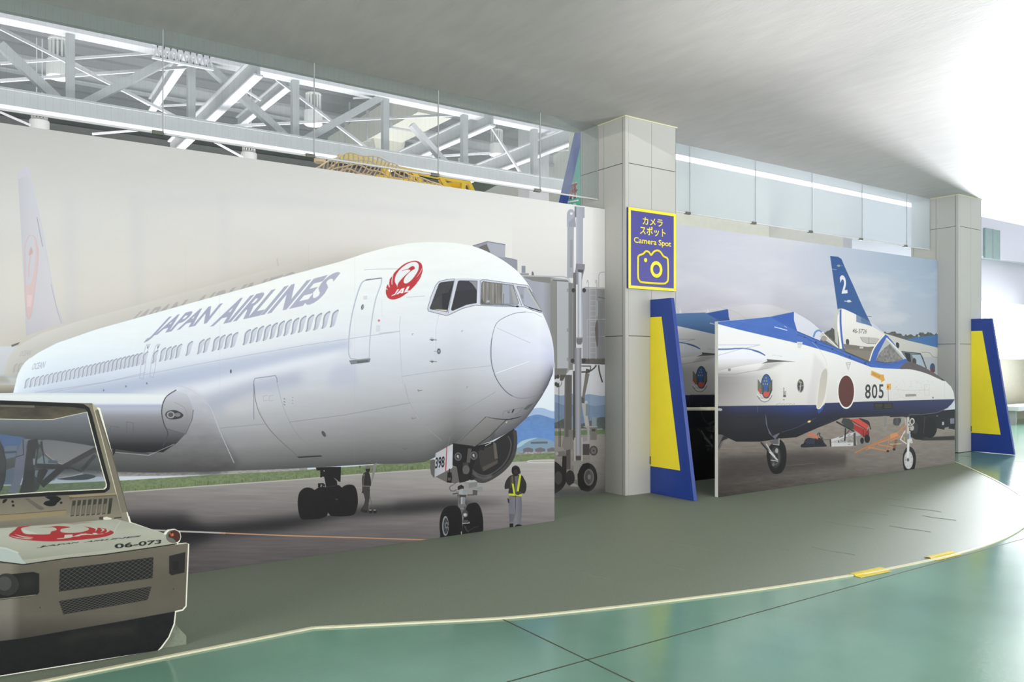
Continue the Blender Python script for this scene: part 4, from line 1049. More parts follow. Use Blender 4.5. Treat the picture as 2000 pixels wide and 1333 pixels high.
def airliner_gear(p):
    # engine behind the nose gear
    eng = C3_(*spl([(950, 45), (970, 150), (965, 300), (920, 420), (830, 530), (700, 620), (600, 655), (480, 640), (380, 560), (300, 480), (250, 450), (250, 300), (500, 245), (720, 190)], False, 5))
    p.fill([eng], (36, 36, 37)); p.line(C3_(*spl([(955, 70), (965, 160), (955, 290), (910, 410), (820, 515), (700, 600), (600, 640), (500, 625)], False, 5)), 7, (62, 61, 62)); p.line(C3_(*spl([(880, 130), (915, 220), (880, 370), (790, 490), (650, 575), (540, 560), (460, 500)], False, 5)), 2.5, (74, 73, 74)); p.line(C3_(*spl([(700, 575), (620, 605), (540, 590), (480, 540)], False, 4)), 4, (128, 126, 126), .8, blur=2)
    p.fill([C3_(*spl([(0, 415), (60, 410), (60, 595), (10, 560)], True, 2))], (92, 90, 86)); p.fill([C3_((60, 590), (250, 480), (330, 480), (330, 650), (280, 665), (180, 650))], (98, 95, 92))
    p.fill([C3_((250, 210), (330, 220), (500, 245), (700, 205), (740, 190), (700, 230), (560, 260), (480, 480), (460, 620), (330, 660), (300, 480), (255, 455))], (24, 24, 25))
    p.fill([C3_((550, 300), (720, 220), (770, 430), (590, 530), (560, 430))], (54, 52, 50)); p.fill([C3_((710, 190), (745, 215), (765, 380), (730, 395))], (92, 88, 82)); p.fill([C3_((590, 480), (765, 400), (760, 440), (600, 530))], (78, 74, 68)); p.line(C3_((620, 240), (690, 205)), 1.6, (170, 168, 160)); p.fill([C3_((570, 265), (620, 245), (600, 300))], (30, 29, 29))
    # gear door with its number
    p.fill([C3_((60, 325), (256, 218), (250, 490), (48, 595))], hg((848, (170, 174, 182)), (884, (196, 199, 206)))); p.fill([C3_((60, 325), (256, 218), (254, 290), (58, 380))], (184, 184, 186), .6, blur=1)
    p.fill([C3_((183, 252), (193, 248), (180, 525), (168, 530))], (170, 60, 62))
    p.text('398', C3_((54, 500), (158, 484), (164, 356), (62, 374)), (28, 28, 32), bold=.02, space=1.0)
    # lamps and leg
    for x, y in ((315, 362), (493, 350)):
        p.fill([ell(*C3_((x, y))[0], 7, 8.2)], (96, 98, 98)); p.fill([ell(*C3_((x, y))[0], 5.2, 6.2)], (54, 55, 56)); p.fill([ell(*C3_((x - 4, y - 4))[0], 2, 2.6)], (176, 178, 176)); p.fill([ell(*C3_((x + 4, y + 12))[0], 1.4, 1.4)], (150, 150, 148))
    p.line(C3_((448, 270), (430, 430)), 7, (82, 80, 78)); p.line(C3_((400, 430), (400, 600)), 11, (58, 56, 54)); p.fill([ell(*C3_((405, 510))[0], 7, 9)], (92, 90, 88)); p.fill([C3_((330, 560), (450, 560), (430, 640), (330, 660))], (34, 33, 33))
    p.fill([C3_((195, 540), (240, 540), (248, 600), (240, 660), (188, 655))], (26, 26, 26)); p.fill([C3_((200, 600), (235, 600), (230, 635), (200, 632))], (84, 80, 62)); p.line(C3_((217, 500), (217, 560)), 2, (26, 26, 26))
    p.fill([C3_((383, 650), (440, 632), (530, 640), (535, 725), (470, 742), (388, 712))], (142, 144, 144)); p.fill([C3_((400, 640), (500, 625), (530, 645), (420, 655))], (170, 172, 170)); p.fill([C3_((430, 665), (530, 650), (532, 700), (440, 720))], (124, 126, 124))
    p.fill([ell(*C3_((560, 737))[0], 6, 6)], (138, 142, 144)); p.fill([C3_((530, 710), (590, 700), (595, 765), (535, 770))], (134, 138, 142)); p.fill([C3_((480, 740), (535, 745), (530, 800), (482, 800))], (80, 80, 80)); p.line(C3_((420, 798), (500, 795)), 2, (70, 68, 66))
    p.fill([C3_((310, 700), (350, 680), (380, 700), (380, 740), (310, 740))], (38, 36, 36)); p.fill([C3_((320, 740), (360, 724), (410, 735), (418, 790), (330, 800))], (158, 162, 166)); p.fill([ell(*C3_((392, 760))[0], 4.8, 5.6)], (140, 146, 150)); p.line(C3_((255, 785), (320, 775)), 2, (60, 58, 56)); p.line(C3_((290, 760), (325, 765)), 3.4, (130, 128, 126)); p.fill([C3_((305, 790), (410, 795), (400, 830), (310, 825))], (66, 62, 60))
    p.line(C3_((322, 800), (322, 910)), 3.2, (100, 100, 102)); p.line(C3_((370, 820), (365, 960)), 9, (128, 132, 136)); p.line(C3_((358, 820), (354, 920)), 2, (176, 180, 184)); p.fill([C3_((312, 900), (400, 900), (415, 940), (320, 950))], (108, 108, 108)); p.fill([C3_((375, 930), (428, 925), (428, 965), (380, 965))], (86, 84, 82))
    p.line(C3_((225, 700), (218, 725), (235, 750), (270, 752), (300, 735)), .9, (40, 40, 42)); p.line(C3_((225, 700), (260, 680), (305, 650)), .9, (60, 60, 62))
    # nose wheels
    p.fill([C3_(*spl([(420, 915), (470, 888), (530, 890), (575, 960), (598, 1080), (595, 1220), (560, 1290), (420, 1300), (360, 1290), (365, 1150), (390, 1000)], True, 4))], noisy((22, 22, 23), 3, 4, 4, 3)); p.line(C3_(*spl([(395, 1150), (430, 1200), (500, 1165), (555, 1158)], False, 4)), 1, (60, 60, 58)); p.line(C3_(*spl([(385, 1145), (410, 1200), (440, 1212)], False, 3)), 1.6, (84, 84, 82), .7)
    p.fill([C3_(*spl([(105, 1130), (120, 1020), (170, 940), (260, 915), (320, 935), (355, 1010), (360, 1150), (350, 1260), (330, 1330), (130, 1330), (112, 1230)], True, 4))], noisy((21, 21, 22), 3, 4, 4, 4))
    p.fill([ell(*C3_((172, 1148))[0], 6.4, 19.4)], (142, 146, 152)); p.fill([ell(*C3_((176, 1148))[0], 4.9, 16.2)], (66, 68, 72)); p.fill([ell(*C3_((185, 1140))[0], 3.4, 6.5)], (110, 114, 118)); p.fill([ell(*C3_((186, 1140))[0], 1.6, 3.2)], (40, 40, 42))
    for a in range(0, 360, 45): q = C3_((180 + 24 * math.cos(math.radians(a)), 1148 + 72 * math.sin(math.radians(a))))[0]; p.fill([ell(q[0], q[1], .9, 1.5, n=8)], (34, 34, 36))
    p.fill([ell(*C3_((395, 1010))[0], 6, 7.6)], (66, 66, 66)); p.fill([ell(*C3_((395, 1022))[0], 4.2, 3.8)], (150, 152, 152)); p.fill([ell(*C3_((393, 1020))[0], 1.6, 1.6)], (210, 210, 206)); p.fill([C3_((365, 1080), (430, 1080), (425, 1110), (370, 1120))], (76, 74, 72)); p.line(C3_((365, 1120), (440, 1115), (440, 1100)), 1.6, (176, 178, 176)); p.line(C3_((352, 1210), (354, 1245)), 2, (150, 150, 150))
    # walking marshaller in the yellow vest
    p.fill([C3_((890, 815), (1032, 812), (1036, 900), (1034, 1010), (1020, 1140), (965, 1145), (965, 1020), (950, 1010), (940, 1140), (898, 1140), (892, 1010), (886, 930))], hg((994, (104, 106, 112)), (1008, (120, 122, 130)), (1020, (94, 96, 104))))
    p.line(C3_((966, 850), (962, 1015)), 1.1, (64, 66, 72)); p.fill([C3_((892, 1010), (965, 1010), (940, 1100), (895, 1100))], (84, 84, 90), .5, blur=1); p.fill([C3_((886, 905), (965, 960), (965, 1015), (890, 1005))], (112, 114, 122), .7)
    p.fill([C3_((898, 1122), (938, 1118), (940, 1168), (897, 1170))], (26, 25, 26)); p.fill([C3_(*spl([(965, 1140), (1000, 1128), (1048, 1145), (1046, 1158), (965, 1168)], True, 2))], (26, 25, 26))
    p.fill([C3_(*spl([(930, 570), (1030, 570), (1060, 610), (1088, 670), (1085, 740), (1062, 782), (1030, 775), (1035, 810), (890, 808), (892, 725), (850, 732), (840, 700), (855, 640), (890, 590)], True, 2))], (42, 40, 42))
    p.fill([C3_((955, 585), (995, 580), (1000, 760), (960, 770))], (92, 92, 98)); p.fill([C3_((905, 600), (925, 590), (940, 700), (905, 720))], (72, 66, 50))
    yel = (186, 196, 52)
    p.line(C3_((932, 660), (952, 788)), 3.6, yel); p.line(C3_((1018, 568), (990, 755)), 4.2, yel); p.line(C3_((928, 580), (935, 670)), 3, (96, 90, 56)); p.line(C3_((888, 792), (1038, 800)), 4.4, yel)
    p.fill([C3_(*spl([(965, 775), (1000, 755), (1030, 760), (1020, 785), (985, 800)], True, 2))], (70, 60, 54)); p.line(C3_((965, 790), (968, 860), (962, 940)), .8, (60, 58, 60))
    p.fill([C3_(*spl([(920, 520), (930, 480), (965, 463), (1000, 478), (1016, 515), (1010, 550), (985, 570), (960, 575), (930, 560)], True, 3))], (24, 22, 22)); p.fill([ell(*C3_((967, 535))[0], 4.4, 4.8)], (48, 42, 38)); p.line(C3_(*spl([(935, 490), (965, 468), (1005, 488), (1018, 540)], False, 3)), 1.0, (60, 58, 58)); p.fill([ell(*C3_((1012, 540))[0], 1.8, 3)], (40, 40, 42)); p.fill([C3_((872, 830), (892, 845), (896, 890), (880, 885))], (36, 36, 40))
    # main gear bogie
    bk = (19, 20, 19)
    p.fill([C4_((500, 300), (740, 290), (940, 290), (930, 550), (900, 545), (810, 470), (870, 540), (875, 610), (680, 640), (660, 520), (645, 460), (580, 475), (580, 350), (520, 350))], bk)
    p.fill([C4_((612, 455), (650, 470), (640, 520))], (150, 148, 144)); p.fill([C4_((815, 480), (870, 520), (905, 550), (880, 545))], (148, 146, 142)); p.line(C4_((640, 350), (650, 368)), 2, (170, 170, 168))
    p.fill([C4_((540, 575), (630, 570), (665, 600), (660, 650), (540, 645))], bk); p.fill([C4_((590, 590), (612, 600), (600, 640), (580, 640))], (140, 140, 136)); p.fill([C4_((615, 625), (655, 620), (650, 642))], (120, 122, 120))
    p.fill([C4_(*spl([(188, 900), (215, 740), (290, 665), (370, 648), (450, 670), (480, 690), (560, 645), (680, 640), (830, 620), (900, 605), (960, 650), (1010, 610), (1090, 597), (1170, 620), (1215, 720), (1232, 880), (1215, 1010), (1170, 1110), (1080, 1140), (940, 1150), (760, 1140), (715, 1080), (690, 1140), (560, 1190), (380, 1200), (255, 1195), (205, 1080)], True, 3))], noisy(bk, 3, 6, 6, 3))
    p.fill([C4_((715, 1085), (752, 1130), (695, 1137))], (120, 116, 112)); p.fill([ell(*C4_((862, 852))[0], 3, 1.2)], (60, 62, 58)); p.line(C4_(*spl([(960, 650), (1000, 620), (1090, 600)], False, 3)), 1, (44, 44, 42)); p.line(C4_(*spl([(225, 730), (290, 668), (370, 652), (440, 668)], False, 3)), 1, (44, 44, 44))
    # man with the chocks
    dm = (40, 38, 38)
    p.fill([C4_(*spl([(1360, 380), (1420, 380), (1445, 450), (1462, 560), (1455, 620), (1440, 640), (1438, 780), (1425, 900), (1400, 1060), (1400, 1080), (1335, 1085), (1330, 1070), (1282, 1065), (1290, 1020), (1330, 960), (1355, 860), (1330, 750), (1296, 742), (1310, 700), (1305, 520), (1320, 420)], True, 2))], dm)
    p.fill([C4_((1310, 630), (1436, 630), (1436, 780), (1400, 1040), (1345, 1040), (1310, 1020), (1358, 870), (1330, 750))], (62, 60, 60), .8)
    p.line(C4_((1312, 622), (1440, 626)), 1.6, (120, 120, 108)); p.line(C4_((1352, 400), (1330, 520), (1322, 615)), 1.0, (110, 110, 100)); p.fill([C4_((1318, 420), (1345, 410), (1330, 470))], (96, 94, 92))
    p.fill([ell(*C4_((1405, 335))[0], 4.6, 5.2)], (34, 32, 32)); p.fill([C4_(*spl([(1358, 310), (1375, 280), (1430, 275), (1452, 305), (1448, 318), (1365, 322)], True, 2))], (104, 104, 104))
    p.line(C4_((1440, 800), (1495, 1020)), .7, (80, 80, 78)); p.line(C4_((1420, 900), (1425, 1040)), .6, (120, 120, 116))
    for x in (1455, 1528): p.fill([ell(*C4_((x, 1068))[0], 3.6, 3.2)], (34, 32, 32)); p.fill([ell(*C4_((x - 5, 1040))[0], 2.6, 1.2)], (140, 140, 134))
    p.fill([C4_((1498, 250), (1565, 215), (1545, 320), (1480, 550), (1465, 545))], (128, 128, 128)); p.fill([C4_((1256, 270), (1278, 270), (1270, 318), (1264, 318))], (48, 46, 46))

def tail(p):
    p.fill([Z2((97, 140), (140, 122), (155, 140), (165, 200), (195, 330), (250, 620), (290, 840), (310, 900), (335, 940), (260, 960), (135, 1005), (130, 850), (115, 560), (93, 180))], lambda U, V: hg((36, (198, 200, 208)), (60, (206, 207, 216)), (120, (216, 216, 220)))(U, V) - (np.clip((V - 560) / 200, 0, 1) * 0)[..., None])
    p.fill([Z2((97, 140), (140, 122), (155, 140), (158, 165), (95, 185))], (206, 206, 216)); p.line(Z2((140, 124), (200, 360), (250, 620), (290, 840), (330, 940)), 2.6, (206, 209, 220)); p.line(Z2((192, 385), (222, 540)), 1.2, (140, 142, 158), .8); p.line(Z2((265, 735), (300, 880), (320, 940)), 1, (170, 172, 184), .9)
    pk = (214, 188, 188)
    o = Z2(*spl([(150, 485), (130, 540), (130, 640), (132, 780), (138, 880), (150, 915), (165, 880), (180, 760), (195, 640), (198, 560), (185, 500), (168, 482)], True, 4))
    p.line(o + o[:1], 1.6, pk); p.fill([Z2(*spl([(178, 495), (195, 560), (190, 650), (178, 750), (165, 860), (150, 915), (138, 870), (134, 750), (150, 740), (165, 720), (180, 640), (186, 560)], True, 4))], (217, 196, 196)); p.fill([Z2(*spl([(160, 540), (172, 570), (150, 585)], True, 3))], (210, 176, 176)); p.line(Z2(*spl([(160, 580), (152, 640), (150, 700)], False)), 2, pk); p.fill([Z2((140, 790), (168, 792), (162, 850), (142, 855))], (226, 206, 208))

def bridge(p):
    gr = (150, 152, 160)
    # roof machines behind the cockpit
    p.fill([Z4((610, 200), (705, 172), (822, 192), (820, 275), (900, 295), (902, 420), (640, 420))], (148, 152, 164)); p.fill([Z4((705, 176), (820, 196), (820, 278), (740, 270), (705, 212))], (172, 176, 188)); p.line(Z4((610, 202), (705, 174), (822, 194)), 1.6, (120, 122, 130)); p.fill([Z4((650, 210), (700, 190), (725, 245), (680, 240))], (110, 108, 106)); p.line(Z4((820, 278), (852, 284), (900, 296)), 1.4, (128, 130, 140)); p.fill([Z4((928, 332), (953, 332), (953, 378), (928, 378))], (142, 146, 158)); p.fill([Z4((910, 380), (975, 380), (975, 392), (910, 396))], (150, 152, 158)); p.fill([Z4(*spl([(994, 375), (1000, 368), (1006, 378), (1006, 396), (994, 396)], True, 2))], (112, 112, 114))
    # cab body
    body = Z4((900, 395), (1115, 405), (1225, 420), (1245, 450), (1240, 1010), (1215, 1045), (1140, 1045), (940, 900))
    p.fill([body], hg((990, (160, 164, 178)), (1060, (176, 180, 192)), (1075, (150, 152, 154)), (1087, (176, 178, 184)), (1108, (160, 162, 166)), (1115, (120, 120, 122))))
    for k in range(28): x = 960 + k * 5.6; p.line(Z4((x, 425), (x, 1040)), .5, (140, 144, 158), .5)
    p.fill([Z4((930, 392), (1115, 405), (1115, 445), (1000, 430), (950, 410))], (134, 134, 130)); p.fill([Z4((1115, 430), (1158, 430), (1160, 1000), (1115, 1040))], (140, 141, 138)); p.fill([Z4((1160, 435), (1232, 438), (1230, 1000), (1160, 1000))], (180, 184, 188)); p.fill([Z4((1235, 440), (1262, 445), (1262, 1010), (1240, 1010))], (128, 128, 126))
    p.line(Z4((930, 396), (1130, 402), (1200, 402), (1230, 412), (1245, 440)), 2.6, (186, 188, 194)); p.line(Z4((1130, 425), (1232, 432)), 2.4, (110, 110, 108)); p.fill([Z4((1140, 1000), (1228, 1000), (1215, 1045), (1140, 1045))], (120, 119, 114)); p.fill([Z4((1112, 860), (1140, 960), (1140, 1100), (1120, 1090))], (44, 42, 44))
    for y in (480, 740, 930): p.fill([Z4((1223, y), (1232, y), (1232, y + 22), (1223, y + 22))], (150, 150, 148))
    # tunnel behind, railings, ladder
    p.fill([Z4((1320, 480), (1340, 470), (1470, 475), (1470, 950), (1325, 950))], hg((1140, (160, 162, 170)), (1176, (132, 132, 134)))); p.line(Z4((1325, 478), (1470, 480)), 2, (186, 186, 184)); p.fill([Z4((1318, 935), (1470, 935), (1470, 975), (1318, 970))], (88, 86, 82))
    for x in (1372, 1412): p.line(Z4((x, 480), (x, 940)), 1.2, (180, 182, 186))
    for y in range(490, 940, 34): p.line(Z4((1372, y), (1412, y)), .9, (176, 178, 182))
    for x in (1352, 1408): p.line(spl(Z4((x, 445), (x + 5, 425), (x + 10, 440), (x + 10, 480))), .9, (150, 152, 158))
    p.line(Z4((1430, 470), (1430, 395), (1440, 375), (1470, 372)), 1.3, (168, 170, 176)); p.line(Z4((1355, 940), (1355, 682), (1470, 680)), 1.1, (180, 182, 184)); p.line(Z4((1356, 795), (1470, 790)), 1, (176, 178, 182)); p.line(Z4((1420, 560), (1420, 660)), 1.2, (186, 188, 190)); p.line(Z4((1425, 535), (1470, 545)), 1.6, (90, 92, 96))
    p.fill([Z4(*spl([(1420, 680), (1405, 740), (1415, 850), (1425, 850), (1428, 740)], True, 2))], (96, 92, 90)); p.fill([Z4((1425, 560), (1450, 560), (1450, 940), (1425, 940))], (118, 118, 122), .6)
    # lifting columns
    p.fill([Z7((305, 250), (355, 250), (352, 640), (303, 640))], (162, 165, 174)); p.fill([Z7((325, 350), (346, 350), (344, 560), (325, 560))], (148, 150, 156)); p.fill([Z7(*spl([(302, 245), (302, 150), (318, 118), (340, 114), (358, 130), (365, 180), (365, 250)], False, 3)) + Z7((302, 250))], (166, 170, 184)); p.fill([ell(*Z7((336, 147))[0], 2.6, 2.6)], (226, 226, 224)); p.fill([Z7((315, 215), (365, 165), (372, 250), (315, 250))], (150, 153, 164))
    p.fill([Z7((373, 92), (437, 98), (437, 180), (425, 182), (423, 545), (373, 545))], hg((1125, (172, 176, 188)), (1141, (156, 160, 172)))); p.fill([Z7((360, 92), (374, 92), (374, 178), (360, 170))], (120, 122, 128))
    p.fill([Z7((372, 530), (440, 535), (438, 570), (425, 620), (412, 690), (365, 690), (350, 700), (350, 640), (368, 575))], (132, 134, 142)); p.fill([Z7((385, 575), (430, 578), (420, 610), (390, 608))], (84, 84, 86))
    p.fill([Z7((350, 600), (372, 600), (372, 1300), (348, 1300))], (110, 110, 110)); p.fill([Z7((384, 595), (418, 600), (415, 1100), (384, 1100))], hg((1128, (150, 154, 162)), (1133, (220, 224, 230)), (1137, (150, 152, 160)))); p.fill([Z7((374, 1095), (420, 1095), (420, 1130), (412, 1150), (382, 1150), (374, 1130))], (116, 116, 118)); p.line(Z7((378, 1100), (416, 1100)), 1.6, (160, 162, 166))
    for x, y in ((352, 735), (434, 735), (345, 1275), (432, 1275)): p.fill([ell(*Z7((x, y))[0], 3.6, 4.4)], (62, 60, 62))
    # lower part
    p.fill([C5_((190, 235), (252, 235), (250, 780), (185, 780))], (92, 90, 88)); p.line(C5_((196, 240), (190, 780)), 1.4, (120, 118, 116))
    p.fill([C5_((262, 200), (280, 200), (280, 800), (262, 800))], (74, 72, 70)); p.fill([C5_((275, 0), (335, 0), (330, 930), (285, 935))], hg((1122, (120, 122, 126)), (1129, (168, 170, 178)), (1135, (120, 122, 126))))
    p.line(C5_((335, 158), (415, 158), (415, 200)), 2, (84, 82, 80)); p.line(spl(C5_((335, 210), (400, 205), (440, 180), (465, 150))), 2.6, (58, 56, 54)); p.line(spl(C5_((485, 150), (492, 210), (518, 300))), 2.6, (56, 54, 52)); p.fill([C5_((370, 215), (405, 225), (362, 430), (340, 430))], (116, 112, 104)); p.fill([C5_((375, 180), (412, 190), (408, 215), (372, 222))], (74, 72, 68)); p.fill([C5_((335, 430), (362, 432), (362, 505), (335, 500))], (92, 88, 84))
    p.fill([C5_((335, 480), (370, 480), (405, 680), (370, 690))], (176, 176, 172)); p.line(C5_((378, 490), (405, 660)), 1, (120, 120, 118)); p.fill([C5_((372, 490), (398, 490), (398, 590), (372, 590))], (120, 136, 144)); p.fill([ell(*C5_((376, 472))[0], 3, 3)], (188, 188, 184))
    p.fill([C5_((425, 600), (468, 600), (468, 680), (425, 680))], (128, 144, 152)); p.fill([C5_((345, 680), (475, 680), (475, 690), (405, 692), (405, 835), (345, 835), (345, 815), (385, 810), (385, 700))], (160, 160, 158)); p.fill([C5_((412, 690), (470, 690), (468, 800), (412, 800))], (110, 108, 102)); p.fill([C5_((425, 705), (455, 705), (455, 725), (425, 725))], (60, 58, 56)); p.fill([ell(*C5_((441, 893))[0], 8, 9.5)], (58, 56, 54)); p.fill([ell(*C5_((441, 893))[0], 5.6, 7)], (100, 98, 92)); p.fill([ell(*C5_((441, 893))[0], 1.6, 2)], (50, 48, 46)); p.fill([C5_((345, 835), (405, 835), (405, 930), (345, 930))], (70, 68, 66))
    p.fill([C5_((180, 775), (262, 770), (262, 880), (190, 890), (165, 850))], (126, 122, 116)); p.fill([C5_((222, 712), (262, 712), (262, 775), (222, 775))], (118, 115, 110)); p.line(C5_((140, 300), (140, 860)), .9, (70, 70, 68)); p.line(C5_((150, 700), (150, 860)), 1.6, (60, 58, 56)); p.fill([C5_((112, 905), (190, 895), (200, 940), (130, 945))], (110, 108, 106)); p.fill([ell(*C5_((122, 918))[0], 3, 3.4)], (160, 160, 158)); p.fill([C5_((200, 890), (240, 880), (240, 1055), (200, 1055))], (84, 80, 76)); p.fill([C5_((170, 940), (205, 940), (205, 1150), (160, 1150))], (36, 34, 33))
    for x, y in ((105, 255), (130, 250), (115, 315), (128, 325), (85, 300)): p.fill([ell(*C5_((x, y))[0], 3.6, 4)], (72, 70, 66))
    p.fill([C5_((148, 235), (200, 235), (175, 285), (148, 285))], (84, 82, 78)); p.line(spl(C5_((140, 340), (160, 320), (165, 280))), 1, (90, 90, 88))
    p.line(C5_((278, 780), (278, 985)), 2.4, (180, 178, 172)); p.line(C5_((340, 780), (340, 985)), 2.4, (176, 174, 168)); p.fill([C5_((245, 985), (345, 985), (345, 1010), (320, 1020), (320, 1060), (300, 1145), (265, 1145), (270, 1020), (245, 1015))], (140, 138, 132)); p.fill([C5_((285, 940), (332, 940), (330, 975), (288, 975))], (70, 68, 66))
    # bridge wheels
    p.fill([C5_(*spl([(90, 1005), (140, 1010), (185, 1070), (205, 1140), (185, 1200), (140, 1245), (90, 1245)], True, 3))], (34, 33, 33)); p.fill([ell(*C5_((135, 1130))[0], 7.6, 13)], (64, 62, 60)); p.fill([ell(*C5_((237, 1130))[0], 9, 15)], (44, 42, 41))
    p.fill([ell(*C5_((388, 1124))[0], 19, 28)], (32, 31, 31)); p.fill([C5_((300, 1100), (345, 1010), (390, 998), (390, 1248), (330, 1235), (305, 1190))], (30, 29, 29)); p.fill([ell(*C5_((400, 1124))[0], 10, 16.5)], (100, 98, 94)); p.fill([ell(*C5_((400, 1124))[0], 7.6, 13)], (74, 72, 70)); p.fill([ell(*C5_((402, 1122))[0], 3, 5)], (120, 118, 114)); p.fill([C5_((235, 1195), (265, 1175), (300, 1190), (305, 1208), (240, 1203))], (150, 148, 142))

m_edge = mat('board_edge', (232, 232, 222), rough=0.6, var=0.02)
# back board of the airliner mural
XB1 = C1[0] - 0.004
struct(MB().box(-8, -0.604, T_MUR, T_MUR + .03, 0, 3.224).obj('wall_4', m_wall))
pb = Print(T_MUR, -0.6, XB1, 0.0, 3.224, 340)
pb.fill([(-1200, -400), (3000, -400), (3000, 1333), (-1200, 1333)], noisy(lambda U, V: vg((230, (202, 202, 200)), (420, (220, 220, 218)), (560, (224, 223, 216)), (700, (216, 216, 216)))(U, V) + (np.clip((U - 300) / 500, -1, 1) * 9)[..., None], 2.5, 130, 60, 3, 3))
for u, a in ((135, .35), (265, .3), (-10, .2), (435, .15)): pb.line([(u, 380), (u + 6, 640)], 16, (196, 200, 212), a, blur=9)
pb.line([(270, 395), (480, 385), (900, 420)], 10, (204, 208, 216), .35, blur=9)
pb.fill([Z2((-300, 1000), (60, 985), (220, 960), (400, 920), (900, 800), (1200, 700), (1400, 640), (1400, 900), (-300, 1250))], (222, 220, 206), .5, blur=14)
tail(pb)
pb.line([(541, 505), (543, 520)], 2, (200, 200, 204), .8, blur=1)
# the same picture as on the front board, 9 cm higher
DX, DZ = -0.02, 0.088
pb.setmap(T_FRONT, DX, DZ, tint=lambda c: c * .35 + np.array((223, 220, 210), np.float32) * .65)
pb.fill([[(-300, 768), (26, 768)] + TOPL[1:] + [(1082, 1000), (-300, 1000)]], (222, 219, 209))
airliner_body(pb, True)
pb.setmap(T_FRONT, DX, DZ)
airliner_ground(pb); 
pb.setmap(T_FRONT, DX, DZ, tint=lambda c: c * .35 + np.array((223, 220, 210), np.float32) * .65)
airliner_body(pb, True)
pb.setmap(T_FRONT, DX, DZ)
airliner_wing(pb); airliner_gear(pb)
pb.setmap(T_MUR, 0, 0)
pb.fill([(-80, 752), (-80, 770), (60, 770), (40, 752)], vg((752, (214, 212, 198)), (770, (150, 148, 136))))
pb.fill([(-80, 735), (10, 735), (22, 748), (-80, 752)], (186, 184, 176), .7, blur=3)
pb.fill([Z2((58, 1052), (105, 1036), (95, 1048), (62, 1062))], (120, 118, 108))
# right part of the picture: sky, hills, apron and the boarding bridge
pb.fill([(1000, 420), (1400, 420), (1400, 960), (1060, 1000), (1000, 700)], vg((430, (228, 227, 224)), (600, (222, 221, 220)), (740, (206, 208, 212)), (790, (196, 200, 206))))
pb.fill([C5_(*spl([(0, 420), (100, 405), (160, 415), (250, 398), (330, 420), (400, 402), (520, 418), (600, 400)], False)) + [(1400, 870), (1000, 870)]], (132, 152, 178)); pb.fill([C5_(*spl([(0, 470), (100, 470), (200, 500), (330, 480), (450, 505), (600, 480)], False)) + [(1400, 870), (1000, 870)]], noisy((112, 134, 160), 5, 6, 4, 3))
pb.fill([C5_(*spl([(0, 640), (100, 650), (140, 635), (185, 615), (200, 640), (330, 660), (470, 610), (520, 600), (600, 600)], False)) + [(1400, 842), (1000, 842)]], noisy((84, 92, 90), 14, 3, 3, 4)); pb.fill([C5_((100, 700), (520, 700), (520, 730), (100, 735))], noisy((150, 150, 144), 20, 5, 2, 5)); pb.fill([C5_((245, 595), (330, 590), (330, 690), (245, 700))], (126, 150, 164))
pb.fill([C5_((0, 730), (520, 710), (600, 710), (600, 750), (520, 750), (0, 770))], noisy((104, 124, 88), 12, 4, 2, 5)); pb.fill([C5_((0, 768), (600, 748), (600, 1400), (0, 1400))], noisy(vg((850, (150, 146, 140)), (900, (134, 130, 124)), (960, (104, 102, 98))), 7, 20, 3, 6))
bridge(pb)
pb.fill([C5_((408, -1300), (900, -1300), (900, 1290), (408, 1290))], (255, 255, 255), .07)  # reflection right of the panel seam, painted as a faint white veil
pb.fill([C5_((0, 1230), (600, 1230), (600, 1290), (0, 1310))], (58, 66, 64), .5, blur=5)
bk = board('mural_board', [[Vector((-0.6, 0, 0.0)), Vector((XB1, 0, 0.0)), Vector((XB1, 0, 3.224)), Vector((-0.6, 0, 3.224))]], pb, 'airliner_print_back', 0.03, m_edge)
tag(bk, 'tall printed board behind the airliner cutout, with tail fin, pale sky and boarding bridge', 'mural')

# front board: the airliner cut out along its back
xr = PL(1083, 0, T_FRONT).x
pf = Print(T_FRONT, -0.5, xr, 0.0, 2.52, 400)
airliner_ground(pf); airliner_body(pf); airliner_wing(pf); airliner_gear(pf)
pf.line([(985, 1043), (1100, 1010)], 1, (180, 190, 160), .0)
left = PL(0, 767.5, T_FRONT); zl = left.z
outl = [Vector((-0.5, 0, zl)), PL(26, 768, T_FRONT)] + [PL(a, b, T_FRONT) for a, b in spl(TOPL, False, 3)[2:]] + [Vector((xr, 0, PL(1083, 709, T_FRONT).z)), Vector((xr, 0, 0)), Vector((-0.5, 0, 0))]
fb = board('airliner_cutout', [outl], pf, 'airliner_print', 0.02, m_edge)
tag(fb, 'large printed board cut along the outline of a white airliner, standing before the wall', 'cutout')
# ------------------------------------------------------------------ print 2: the display team jet
A1 = Zc(1300, 480, 4.1657); A2 = Zc(1560, 480, 4.1647); A3 = Zc(1360, 740, 5.1265); A4 = Zc(1600, 740, 5.0)
def f_sky(p):
    def sky(U, V):
        r = np.clip((U - 1540) / 300, 0, 1); d = np.clip((V - 500) / 160, 0, 1)
        a = np.array((200, 202, 213), float); b = np.array((160, 180, 202), float); c = np.array((208, 208, 214), float)
        base = a * (1 - r[..., None]) + b * r[..., None]
        base = base * (1 - .55 * d[..., None]) + c * .55 * d[..., None]
        n = vnoise(U / 75, V / 26, 31, 5); m = np.clip((n - .48) * 3.2, 0, 1) * (0.35 + .5 * d)
        base = base * (1 - m[..., None]) + np.array((216, 217, 222)) * m[..., None]
        n2 = vnoise(U / 60 + 9, V / 20, 77, 4); k = np.clip((n2 - .55) * 3, 0, 1) * .18 * d
        return base * (1 - k[..., None]) + np.array((180, 186, 202)) * k[..., None]
    p.fill([(900, 200), (2600, 200), (2600, 900), (900, 900)], sky)
